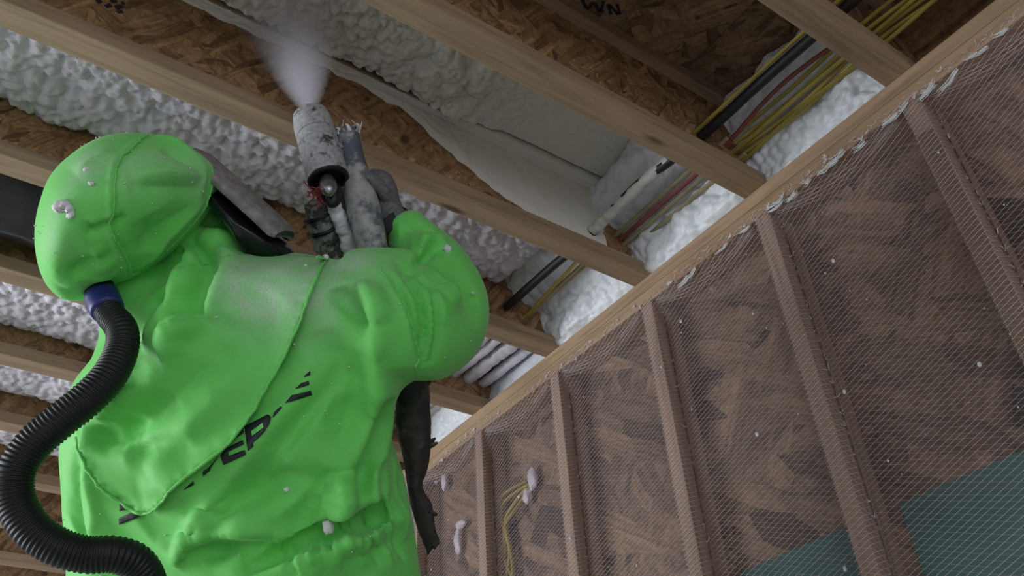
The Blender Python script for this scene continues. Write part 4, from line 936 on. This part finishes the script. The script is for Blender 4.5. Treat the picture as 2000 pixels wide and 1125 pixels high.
for k, L in enumerate(letters):
    Q = densify(np.vstack([L, L[:1]]), .004)[:-1]
    v, f, _ = patch(Q, body2, .004, .003)
    o = mesh('printed_letter', v, f, M['ink'], None, True)
    so = o.modifiers.new('thickness','SOLIDIFY'); so.thickness = .0012; so.offset = -1
    o.parent = suit
v, f, _ = patch(densify(np.vstack([hole, hole[:1]]), .004)[:-1], body2, .004, .004)
o = mesh('letter_counter', v, f, M['suit'], None, True); o.parent = suit

# sleeve cuff and the gloved right hand closed round the gun
def finger(P, r, name, parent): return adopt(tube(name, smooth_path(P, 18), smooth_path(np.array([[x,x] for x in r]),18)[:,0], M['glove'], None, 12), parent)
palm_v, palm_f = loft_vf([((-0.8683,0.6550,-0.3191),(-0.8208,0.6029,-0.3188),.034),((-0.8792,0.6454,-0.2836),(-0.8435,0.6065,-0.2879),.036),((-0.8897,0.6365,-0.2493),(-0.8587,0.6004,-0.2526),.036),((-0.9037,0.6371,-0.2221),(-0.8715,0.6023,-0.2279),.030),((-0.9018,0.6249,-0.2108),(-0.8819,0.6125,-0.2137),.014)], 24, 5, 2.4)
fv = [(palm_v, palm_f)]
for k, (x, y) in enumerate(((716,345),(720,372),(724,398),(730,422))):
    P = smooth_path([(-0.8917,0.6192,-0.2377),(-0.9067,0.6399,-0.2227),(-0.9094,0.6755,-0.2000),(-0.9019,0.7012,-0.1833)], 18)+np.array((-0.8917,0.6192,-0.2377))*0
    off = np.array([(-0.8917,0.6192,-0.2377), (-0.8843,0.6253,-0.2584), (-0.8767,0.6320,-0.2798), (-0.8684,0.6380,-0.3011)])[k].reshape(3)-np.array((-0.8917,0.6192,-0.2377)).reshape(3)
    fv.append(tube_vf(P+off, np.linspace(.0115,.0085,18), 12))
fv.append(tube_vf(smooth_path([(-0.8613,0.6113,-0.2952),(-0.8912,0.5901,-0.2904),(-0.9157,0.5844,-0.2814),(-0.9299,0.5904,-0.2680)], 18), np.linspace(.014,.010,18), 12))
gv, gf = join_vf(fv); gme = remeshed(gv, gf, .003, 3); gl = link('glove', gme, M['glove'], None, True); adopt(gl, person); gl['label'] = 'grey fabric glove on the right hand'
cuff = tube('glove_cuff', smooth_path([(-0.8520,0.6412,-0.3143),(-0.8391,0.6403,-0.3270),(-0.8324,0.6402,-0.3356)],8), .0445, M['glove_edge'], None, 28); adopt(cuff, person)
# left glove, around the hoses on the far side
lv = [loft_vf([((-0.8527,0.9297,-0.3556),(-0.8061,0.9051,-0.3669),.028),((-0.8586,0.8968,-0.3328),(-0.8133,0.8707,-0.3415),.032),((-0.8597,0.8744,-0.3082),(-0.8178,0.8506,-0.3168),.028)], 20, 5)]
for k in range(4):
    a = np.array([(-0.8580,0.8732,-0.3084),(-0.8510,0.8644,-0.3048),(-0.8407,0.8572,-0.3055),(-0.8290,0.8522,-0.3095)])[k]
    lv.append(tube_vf(smooth_path(np.array([a, a+(.004,.0,.035), a+(-.01,-.03,.05), a+(-.015,-.045,.03)]),16), np.linspace(.011,.0085,16), 10))
a = np.array((-0.8622,0.8759,-0.3410)).reshape(3); lv.append(tube_vf(smooth_path(np.array([a, a+(-.03,-.01,.02), a+(-.04,-.03,.045)]),14), np.linspace(.013,.010,14), 10))
gv, gf = join_vf(lv); gme = remeshed(gv, gf, .0035, 3); gl = link('glove', gme, M['glove'], None, True); adopt(gl, person)
# work boots
for s in (1,-1):
    hip = np.array((-0.8516,1.0922,-1.0250)).reshape(3); left = np.array((-.76,.60,0)); left /= np.linalg.norm(left); f0 = hip+left*.15*s; f0[2] = FLOOR
    n = 20; t = np.linspace(0,1,n); V = []
    for q in t:
        c = f0+FH*(-.09+.30*q); wd = .048*(1-.35*abs(q-.6)**2*2)*min(1,(1-q)*5+.35)*min(1,q*6+.5); ht = np.interp(q,[0,.3,.45,.75,1],[.14,.15,.11,.075,.045])
        for a in np.linspace(0,2*PI,16,endpoint=False): V.append(c+left*wd*np.cos(a)+UP*(ht/2+ht/2*np.sin(a)))
    o = mesh('boot', V, list(map(tuple,grid_faces(n,16,True)))+[tuple(range(16)),tuple((n-1)*16+k for k in range(15,-1,-1))], M['black'], None, True); adopt(o, person)

# ------------------------------------------------------------------ air-fed respirator
resp = thing('respirator', 'black air-fed respirator with grey visor frame and corrugated hose on the worker', 'respirator', None, (-1.2411,0.7439,-0.3962))
# visor frame: a bent tray seen edge on, from brow to chin
P = smooth_path([(-1.2185,0.6465,-0.3118),(-1.1799,0.6439,-0.3399),(-1.1324,0.6396,-0.3734),(-1.0848,0.6352,-0.4068),(-1.0499,0.6332,-0.4327)], 40)
n = len(P); nrm = np.array(UX)*.72+np.array(UY)*.69; along = P[-1]-P[0]; along /= np.linalg.norm(along); nrm = nrm-along*(nrm@along); nrm /= np.linalg.norm(nrm)
V = []; m2 = 26
for k, p in enumerate(P):
    t = k/(n-1); hw = .065*(.86+.14*np.sin(PI*t)); th = .0125*(.8+.25*t)*min(1,t*8+.5,(1-t)*8+.55)
    for a in np.linspace(0,2*PI,m2,endpoint=False):
        ca, sa = np.sign(np.cos(a))*abs(np.cos(a))**.45, np.sign(np.sin(a))*abs(np.sin(a))**.45
        V.append(p+np.array(FWD)*(hw*ca+.02)+nrm*(th*sa-.010*ca*ca))
o = mesh('visor_frame', V, list(map(tuple,grid_faces(n,m2,True)))+[tuple(range(m2)),tuple((n-1)*m2+k for k in range(m2-1,-1,-1))], M['visor'], None, True); adopt(o, resp)
v, f = inflate_vf([(-1.1837,0.6913,-0.3204),(-1.1608,0.6865,-0.3337),(-1.1170,0.6822,-0.3642),(-1.0682,0.6777,-0.3986),(-1.0305,0.6718,-0.4225),(-1.0150,0.6754,-0.4387),(-1.0204,0.6890,-0.4487),(-1.0650,0.7180,-0.4436),(-1.0984,0.7138,-0.4124),(-1.1413,0.7108,-0.3750),(-1.1691,0.7073,-0.3490)], .085, 20, 90)
adopt(mesh('face_mask', v, f, M['visor_dark'], None, True), resp)
# corrugated breathing hose
C = [(-1.2837,0.8045,-0.5255),(-1.2731,0.8002,-0.5543),(-1.2596,0.7916,-0.5810),(-1.2407,0.7714,-0.6162),(-1.2344,0.7701,-0.6531),(-1.2418,0.7718,-0.6987),(-1.2609,0.7840,-0.7378),(-1.2869,0.8050,-0.7722),(-1.3099,0.8303,-0.8052),(-1.3191,0.8485,-0.8420),(-1.3075,0.8590,-0.8789),(-1.2790,0.8561,-0.9153),(-1.2419,0.8488,-0.9372),(-1.2036,0.8426,-0.9447),(-1.1690,0.8304,-0.9430),(-1.1371,0.8342,-0.9477),(-1.1105,0.8540,-0.9649),(-1.0877,0.9054,-0.9876),(-1.0552,0.9728,-1.0182)]
C = np.array(C); Ps = smooth_path(C, 1400); seg = np.r_[0,np.cumsum(np.linalg.norm(np.diff(Ps,axis=0),axis=1))]
tot = seg[-1]; pitch = .0064; ns = int(tot/pitch*7); s = np.linspace(0,tot,ns); Ps = np.stack([np.interp(s,seg,Ps[:,k]) for k in range(3)],1)
base = np.interp(s/tot,[0,.06,.12,.3,.5,.7,1],[.021,.0215,.0235,.0262,.0262,.0255,.0255])
rad = base*(1+.032*np.clip(np.sin(2*PI*s/pitch)*1.6,-1,1)*(s > .03))
adopt(tube('breathing_hose', Ps, rad, M['hose'], None, 26), resp)
cn = tube('hose_connector', smooth_path([(-1.2795,0.8079,-0.5374),(-1.2725,0.8034,-0.5531),(-1.2643,0.7951,-0.5726)],10), [.0255,.027,.027,.027,.027,.027,.027,.0268,.0262,.025], M['blue'], None, 28); adopt(cn, resp); cn['label'] = 'dark blue hose connector'
adopt(tube('air_inlet', smooth_path([(-1.2925,0.8207,-0.5024),(-1.2854,0.8154,-0.5191),(-1.2770,0.8073,-0.5420)],8), .0245, M['black'], None, 24), resp)

# ------------------------------------------------------------------ spray gun and its hoses
gun = thing('spray_gun', 'grey foam-caked spray gun held up in the gloved hand, spraying the bay', 'spray gun', None, (-0.9758,0.6341,-0.2940))
def turned(name, P, prof, m, parent, segs=40, caps=True):
    """solid of revolution along the line P0-P1; prof = (fraction, radius)"""
    P = np.asarray(P, float); t = np.array([p[0] for p in prof]); r = np.array([p[1] for p in prof])
    Q = P[0]+(P[1]-P[0])*t[:,None]; ax = (P[1]-P[0])/np.linalg.norm(P[1]-P[0])
    u = np.cross(ax,(0,0,1.)); u /= np.linalg.norm(u); w2 = np.cross(ax,u); a = np.linspace(0,2*PI,segs,endpoint=False)
    V = (Q[:,None]+r[:,None,None]*(np.cos(a)[None,:,None]*u+np.sin(a)[None,:,None]*w2)).reshape(-1,3)
    F = list(map(tuple,grid_faces(len(t),segs,True)))
    if caps: F += [tuple(range(segs-1,-1,-1)), tuple((len(t)-1)*segs+k for k in range(segs))]
    o = mesh(name, V, F, m, None, True); adopt(o, parent)
    e = o.modifiers.new('edges','EDGE_SPLIT'); e.split_angle = .6; return o
A = np.array([(-0.9888,0.6132,-0.2947),(-1.0335,0.6206,-0.1424)])
turned('barrel', A, [(0,.0352),(.02,.0372),(.06,.0378),(.52,.0372),(.525,.0360),(.535,.0360),(.54,.0372),(.66,.0372),(.665,.0355),(.675,.0355),(.68,.037),(.80,.0372),(.95,.0355),(1.0,.0325)], M['gun'], gun, caps=False)
turned('air_cap', A, [(.93,.0362),(1.0,.0335),(1.03,.026),(1.045,.012)], M['gun'], gun)
turned('rear_recess', A, [(0,.0352),(.01,.0335),(.06,.031),(.07,.001)], M['black'], gun, caps=False)
turned('rear_recess_ring', A, [(-.004,.0300),(-.006,.0352),(.004,.0375),(.02,.0378)], M['black'], gun, caps=False)
B = np.array([(-0.9936,0.6012,-0.3197),(-0.9925,0.6164,-0.2785)])
turned('hose_nipple', B, [(-.7,.002),(-.62,.008),(-.45,.0125),(-.2,.0150),(0,.0155),(.2,.0150),(.4,.013),(.5,.010),(1.2,.010)], M['steel'], gun)
v, f = blob_vf((-0.9747,0.6224,-0.3157), (.017,.016,.03)); adopt(mesh('valve_body', v, f, M['black'], None, True), gun)
# bridge that carries barrel and grip, trigger
adopt(tube('grip_bridge', smooth_path([(-0.9945,0.6161,-0.2269),(-0.9699,0.6077,-0.2211),(-0.9484,0.6040,-0.2262)],10), .02, M['gun'], None, 16), gun)
adopt(tube('trigger', smooth_path([(-0.9621,0.6276,-0.2400),(-0.9416,0.6415,-0.2379),(-0.9195,0.6587,-0.2488)],10), .007, M['steel'], None, 10), gun)
# grip wrapped in caked sheet, torn open at both ends
Pg = smooth_path([(-0.9682,0.5882,-0.1854),(-0.9559,0.5979,-0.2220),(-0.9371,0.6076,-0.2639),(-0.9200,0.6181,-0.3052),(-0.9019,0.6264,-0.3533),(-0.8785,0.6386,-0.4096)], 70)
rg = smooth_path(np.array([[.0205]*2,[.0215]*2,[.0265]*2,[.0300]*2,[.0305]*2,[.0265]*2]),70)[:,0]
V, F = tube_vf(Pg, rg, 36, True); Q = V[:70*36].reshape(70,36,3); d = Q-Pg[:,None]
t = np.arange(70)[:,None]/70.; a = np.minimum(np.arange(36),36-np.arange(36))[None]/36*8.
k = 1+.07*vnoise(t*9, a*1.2, 4)+.05*vnoise(t*22, a*2.5, 6); V[:70*36] = (Pg[:,None]+d*k[...,None]).reshape(-1,3)
ax0 = Pg[0]-Pg[3]; ax0 /= np.linalg.norm(ax0); ax1 = Pg[-1]-Pg[-4]; ax1 /= np.linalg.norm(ax1)
rr = np.random.default_rng(4); V[:36] += ax0*rr.uniform(-.004,.010,(36,1)); V[69*36:70*36] += ax1*rr.uniform(-.004,.009,(36,1))
g_ = mesh('wrapped_grip', V, F, M['wrap'], None, True); adopt(g_, gun); g_['label'] = 'grip wrapped in torn film caked with foam'
for k in range(16):
    a = k/16*2*PI; p = Pg[1]+(Q[1,int(k*36/16)%36]-Pg[1])*.95; adopt_o = tube('torn_flap', smooth_path(np.array([p, p+ax0*.010+rr.normal(0,.003,3), p+ax0*rr.uniform(.012,.022)+rr.normal(0,.006,3)]),8), np.linspace(.0045,.0015,8), M['wrap'] if k % 3 else M['tuft'], None, 6, True, .5); adopt(adopt_o, gun)
for k in range(14):
    p = Pg[-2]+(Q[-2,int(k*36/14)%36]-Pg[-2])*.95; o = tube('torn_flap', smooth_path(np.array([p, p+ax1*.008+rr.normal(0,.002,3), p+ax1*rr.uniform(.010,.018)+rr.normal(0,.005,3)]),8), np.linspace(.004,.0015,8), M['wrap_dark'], None, 6, True, .5); adopt(o, gun)
# red cloth tie, frayed
for k in range(46):
    p = np.array((-0.9933,0.6326,-0.3116)).reshape(3)+rr.normal(0,.007,3); o = p+rr.normal(0,.010,3)+np.array((0,0,-.006))
    q = tube_vf(np.array([p,(p+o)/2+rr.normal(0,.003,3),o]), .0012, 4)
    red = [q] if k == 0 else red+[q]
v, f = join_vf(red+[blob_vf((-0.9912,0.6356,-0.3081), (.012,.012,.014), 8, 10)]); o = mesh('red_cloth_tie', v, f, M['red'], None); adopt(o, gun); o['label'] = 'frayed red cloth tie under the barrel'

def rough_tube(name, P, r, m, seed, segs=26, n=80, amp=.10, parent=None, squash=1.):
    P = smooth_path(P, n); rr_ = smooth_path(np.array([[x,x] for x in r]), n)[:,0]; V, F = tube_vf(P, rr_, segs, True, squash)
    Q = V[:n*segs].reshape(n,segs,3); d = Q-P[:,None]; t = np.arange(n)[:,None]/n; a = np.minimum(np.arange(segs),segs-np.arange(segs))[None]/segs*8.
    k = 1+amp*vnoise(t*14, a*.9, seed)*1.4+amp*.8*vnoise(t*40, a*2, seed+3); V[:n*segs] = (P[:,None]+d*k[...,None]).reshape(-1,3)
    return mesh(name, V, F, m, parent, True)
h = thing('supply_hose', 'grey tape-wrapped supply hose rising left of the grip to the gun', 'hose', 'hoses feeding the spray gun', (-0.9487,0.7074,-0.3264))
o = rough_tube('wrapped_hose', [(-0.9853,0.6632,-0.3087),(-0.9658,0.6868,-0.3243),(-0.9389,0.7146,-0.3420),(-0.9091,0.7411,-0.3605),(-0.8675,0.7867,-0.3755),(-0.8144,0.8484,-0.4166)], [.025,.0275,.027,.0275,.028,.028], M['wrap_dark'], 14); adopt(o, h)
for q in ([(-0.9754,0.6779,-0.3205),(-0.9708,0.6807,-0.3238)], [(-0.9577,0.6965,-0.3310),(-0.9524,0.7005,-0.3345)]):
    adopt(rough_tube('tape_ring', np.array([q[0], (np.array(q[0])+np.array(q[1]))/2, q[1]]), [.0295,.0305,.0295], M['black'], 5, 26, 10, .12), h)
h2 = tag(rough_tube('foam_crusted_hose', [(-0.9739,0.6273,-0.3215),(-0.9498,0.6505,-0.3321),(-0.9242,0.6719,-0.3418),(-0.9022,0.6915,-0.3553),(-0.8743,0.7240,-0.3704),(-0.8284,0.7887,-0.4089)], [.009,.0145,.016,.019,.021,.021], M['foam'], 24, amp=.22), 'white foam crusted hose between the two grey ones', 'hose', 'hoses feeding the spray gun')
h3 = thing('thin_supply_hose', 'thin grey hose with a dark clamp close against the wrapped grip', 'hose', 'hoses feeding the spray gun', (-0.9145,0.6603,-0.3208))
adopt(rough_tube('hose_body', [(-0.9575,0.6248,-0.2822),(-0.9341,0.6449,-0.2972),(-0.9114,0.6673,-0.3141),(-0.8885,0.6889,-0.3386),(-0.8607,0.7146,-0.3713),(-0.8193,0.7626,-0.4219)], [.015,.0145,.0125,.013,.014,.014], M['wrap_dark'], 34), h3)
adopt(rough_tube('hose_clamp', [(-0.9206,0.6621,-0.3095),(-0.9150,0.6665,-0.3138),(-0.9104,0.6708,-0.3186)], [.0165,.0175,.0165], M['black'], 6, 20, 10), h3)
# tattered black sleeve of the hose bundle hanging behind the arm
def sleeve():
    A = [(-0.7706,0.7602,-0.5744),(-0.7529,0.7791,-0.6084),(-0.7353,0.8015,-0.6461),(-0.7108,0.8205,-0.6940),(-0.6925,0.8366,-0.7339),(-0.6727,0.8515,-0.7737),(-0.6515,0.8617,-0.8098),(-0.6313,0.8703,-0.8350)]
    B = [(-0.7186,0.7192,-0.5728),(-0.6996,0.7421,-0.6121),(-0.6815,0.7710,-0.6571),(-0.6709,0.7962,-0.7003),(-0.6695,0.8206,-0.7355),(-0.6495,0.8250,-0.7645),(-0.6329,0.8386,-0.8003),(-0.6188,0.8479,-0.8214)]
    A, B = smooth_path(A,120), smooth_path(B,120); C = (A+B)/2; Wv = (B-A)/2; n = 120; s = 40
    th = np.interp(np.linspace(0,1,n),[0,.3,.55,.75,1],[.030,.030,.022,.010,.0035])
    a = np.linspace(0,2*PI,s,endpoint=False); t = np.arange(n)[:,None]/n; aa = np.minimum(np.arange(s),s-np.arange(s))[None]/s*8
    k = 1+.10*vnoise(t*10,aa,3)+.10*vnoise(t*26,aa*2,8)+.06*np.abs(vnoise(t*18+aa,aa*.6,12))
    V = C[:,None]+(np.cos(a)*k)[...,None]*Wv[:,None]+(np.sin(a)*k)[...,None]*(th[:,None,None]*FWD)
    V[-1] += (np.array((.0,.0,-1.))*np.random.default_rng(2).uniform(-.006,.010,(s,1)))
    F = list(map(tuple,grid_faces(n,s,True)))+[tuple(range(s)),tuple((n-1)*s+q for q in range(s-1,-1,-1))]
    t_ = thing('hose_sleeve', 'black tattered hose sleeve hanging below the raised arm', 'sleeve', None, C[0])
    adopt(mesh('sleeve_fabric', V.reshape(-1,3), F, M['sleeve'], None, True), t_)
    for p, d in ((B[38],(.02,-.012,.02)),(B[40],(.03,-.02,.012)),(B[3],(.012,-.008,.012)),(B[92],(.02,-.012,-.006))):
        adopt(tube('torn_tag', smooth_path(np.array([p-np.array(d)*.3, p+np.array(d)*.15, p+np.array(d)*.35+(0,0,.001)]),8), np.linspace(.010,.003,8), M['sleeve'], None, 8, True, .5), t_)
    adopt(rough_tube('inner_hose', [(-0.7628,0.7122,-0.4803),(-0.7410,0.7430,-0.5469),(-0.7311,0.7537,-0.5826),(-0.7113,0.7833,-0.6379)], [.022,.022,.022,.02], M['black'], 3), t_)
sleeve()

# spray leaving the nozzle: a fan of mist, dense at the tip, thinning to the deck
def mist():
    a = np.array((-1.0374,0.6210,-0.1314)).reshape(3); e = np.array((-1.0964,0.7215,0.3738)).reshape(3); L = np.linalg.norm(e-a); ax = (e-a)/L
    u = np.array(UX)-ax*(np.array(UX)@ax); u /= np.linalg.norm(u); v = np.cross(ax,u)
    V = []; n, s = 14, 28
    for k in range(n):
        t = k/(n-1); r = .011+.150*t**.85
        for q in np.linspace(0,2*PI,s,endpoint=False): V.append((r*np.cos(q), r*np.sin(q), t*L))
    F = list(map(tuple,grid_faces(n,s,True)))+[tuple(range(s-1,-1,-1)),tuple((n-1)*s+k for k in range(s))]
    m = bpy.data.materials.new('spray_mist'); m.use_nodes = True; nt = m.node_tree; nt.nodes.clear()
    out = N(nt,'ShaderNodeOutputMaterial'); pv = N(nt,'ShaderNodeVolumePrincipled'); nt.links.new(pv.outputs[0], out.inputs['Volume'])
    pv.inputs['Color'].default_value = (.80,.80,.88,1); pv.inputs['Anisotropy'].default_value = .0
    tc = nt.nodes.new('ShaderNodeTexCoord'); sp = nt.nodes.new('ShaderNodeSeparateXYZ'); nt.links.new(tc.outputs['Object'], sp.inputs[0])
    def math_(op, a_, b_=None, c_=None):
        x = nt.nodes.new('ShaderNodeMath'); x.operation = op
        for i, q in enumerate((a_,b_,c_)):
            if q is None: continue
            if hasattr(q,'links'): nt.links.new(q, x.inputs[i])
            else: x.inputs[i].default_value = q
        return x.outputs[0]
    z = math_('DIVIDE', sp.outputs[2], L); r2 = math_('ADD', math_('MULTIPLY', sp.outputs[0], sp.outputs[0]), math_('MULTIPLY', sp.outputs[1], sp.outputs[1]))
    rr_ = math_('MULTIPLY_ADD', math_('POWER', z, .85), .150, .011); q = math_('DIVIDE', math_('SQRT', r2), rr_)
    fall = math_('POWER', math_('MAXIMUM', math_('SUBTRACT', 1.0, q), 0.0), .8)
    n1 = N(nt,'ShaderNodeTexNoise',Scale=14,Detail=4,Roughness=.6); mp = nt.nodes.new('ShaderNodeMapping'); mp.inputs['Scale'].default_value = (1,1,.35); nt.links.new(tc.outputs['Object'], mp.inputs[0]); nt.links.new(mp.outputs[0], n1.inputs['Vector'])
    den = math_('DIVIDE', 3.0, math_('MULTIPLY_ADD', z, .50, .055)); fade = math_('MAXIMUM', math_('SUBTRACT', 1.0, math_('POWER', z, 3.0)), 0.0)
    den = math_('MULTIPLY', math_('MULTIPLY', math_('MULTIPLY', den, fall), math_('MULTIPLY_ADD', n1.outputs['Fac'], 1.0, .5)), math_('MULTIPLY_ADD', fade, .45, .55))
    nt.links.new(den, pv.inputs['Density'])
    o = mesh('spray_mist', V, F, m, None); o.matrix_world = Matrix(((u[0],v[0],ax[0],a[0]),(u[1],v[1],ax[1],a[1]),(u[2],v[2],ax[2],a[2]),(0,0,0,1)))
    tag(o, 'pale fan of spray mist from the gun nozzle up to the deck', 'spray mist', None, 'stuff')
mist()

# foam crumbs stuck to the suit, and the net
crumbs = [((-1.0325,0.5873,-0.5491),.0075,'large white crumb on the dusted shoulder'),((-1.0219,0.5866,-0.5243),.003,'small crumb above the large one on the shoulder'),((-0.7847,0.5379,-0.4221),.008,'white crumb on the top edge of the raised sleeve'),((-0.8813,0.7449,-0.8772),.009,'long white crumb at the waist of the coverall'),
 ((-1.3653,0.6167,-0.4609),.0045,'upper round crumb on the back of the hood'),((-1.3530,0.6156,-0.4851),.0045,'lower round crumb on the back of the hood'),((-0.9834,0.5987,-0.4827),.005,'crumb at the corner of the shoulder flap'),((-1.1172,0.6661,-0.5792),.003,'crumb in the middle of the shoulder flap'),((-1.1207,0.6844,-0.6000),.0035,'crumb lower on the shoulder flap'),((-1.1828,0.8052,-0.6522),.003,'crumb on the flap beside the hose'),((-0.9559,0.7440,-0.8326),.004,'flake low on the back right of the lettering'),((-0.8370,0.4987,-0.5528),.003,'tiny crumb on the raised sleeve'),((-0.7487,0.5167,-0.5199),.003,'tiny crumb near the elbow'),((-1.0137,0.6270,-0.6498),.0022,'speck below the flap seam'),((-1.0522,0.6723,-0.6690),.002,'speck in the middle of the back')]
for k, (p, r, lb) in enumerate(crumbs):
    p = np.array(p).reshape(3); q = p+BACKN*(.010 if 0 < p[0]+9 else 0)
    h = bvh_of(cape.data).find_nearest(Vector(p)) if False else None
    tag(blob('foam_crumb', p+BACKN*(r*.4+(.009 if k in (0,1,6,7,8,9) else .002)), (r,r*.8,r*(1.5 if k == 3 else .9)), 60+k, M['tuft'], (12,8), .5), lb, 'foam crumb', 'foam crumbs stuck to the worker')
c0 = [(-1.3817,0.6596,-0.5103),(-1.3760,0.6524,-0.5112),(-1.3685,0.6491,-0.5163),(-1.3639,0.6528,-0.5235)]
hv = []
for k, p in enumerate(c0):
    v, f = blob_vf(np.array(p)+BACKN*.004, (.009-.001*k,)*3, 8, 10); v += rr.normal(0,.0012,v.shape); hv.append((v,f))
v, f = join_vf(hv); tag(mesh('foam_crumb', v, f, M['tuft'], None, True), 'curled scrap of foam on the back of the hood', 'foam crumb', 'foam crumbs stuck to the worker')
# fine crumbs nobody could count
rr = np.random.default_rng(12); fine = []
SV, SN = mesh_arrays(suit.data); HV, HN = mesh_arrays(hood.data)
for VV, NN, cnt in ((SV,SN,130),(HV,HN,45)):
    ok = np.where((NN@BACKN > .2) & (VV[:,2] > -.95))[0]
    for k in rr.choice(ok, cnt):
        r = rr.uniform(.0006,.0016); fine.append(blob_vf(VV[k]+NN[k]*(r*.5+.001), (r,r,r), 5, 6))
v, f = join_vf(fine); o = mesh('fine_foam_specks', v, f, M['tuft'], None, True); tag(o, 'fine white foam specks scattered over the green suit', 'foam specks', None, 'stuff')
fine = []
for k in range(150):
    y, z = rr.uniform(-.3,2.6), rr.uniform(-1.0,-.1); r = rr.choice([.0012,.0018,.0025,.0045],p=[.45,.3,.18,.07]); cc = ((y/S+.5)%1-.5)*S; x = -.0035 if abs(cc) < .021 else .033
    v, f = blob_vf((x,y,z), (r*.8,r,r*1.3), 5, 6); fine.append((v,f))
v, f = join_vf(fine); o = mesh('net_specks', v, f, M['tuft'], None, True); tag(o, 'white foam specks caught on the netting', 'foam specks', None, 'stuff')
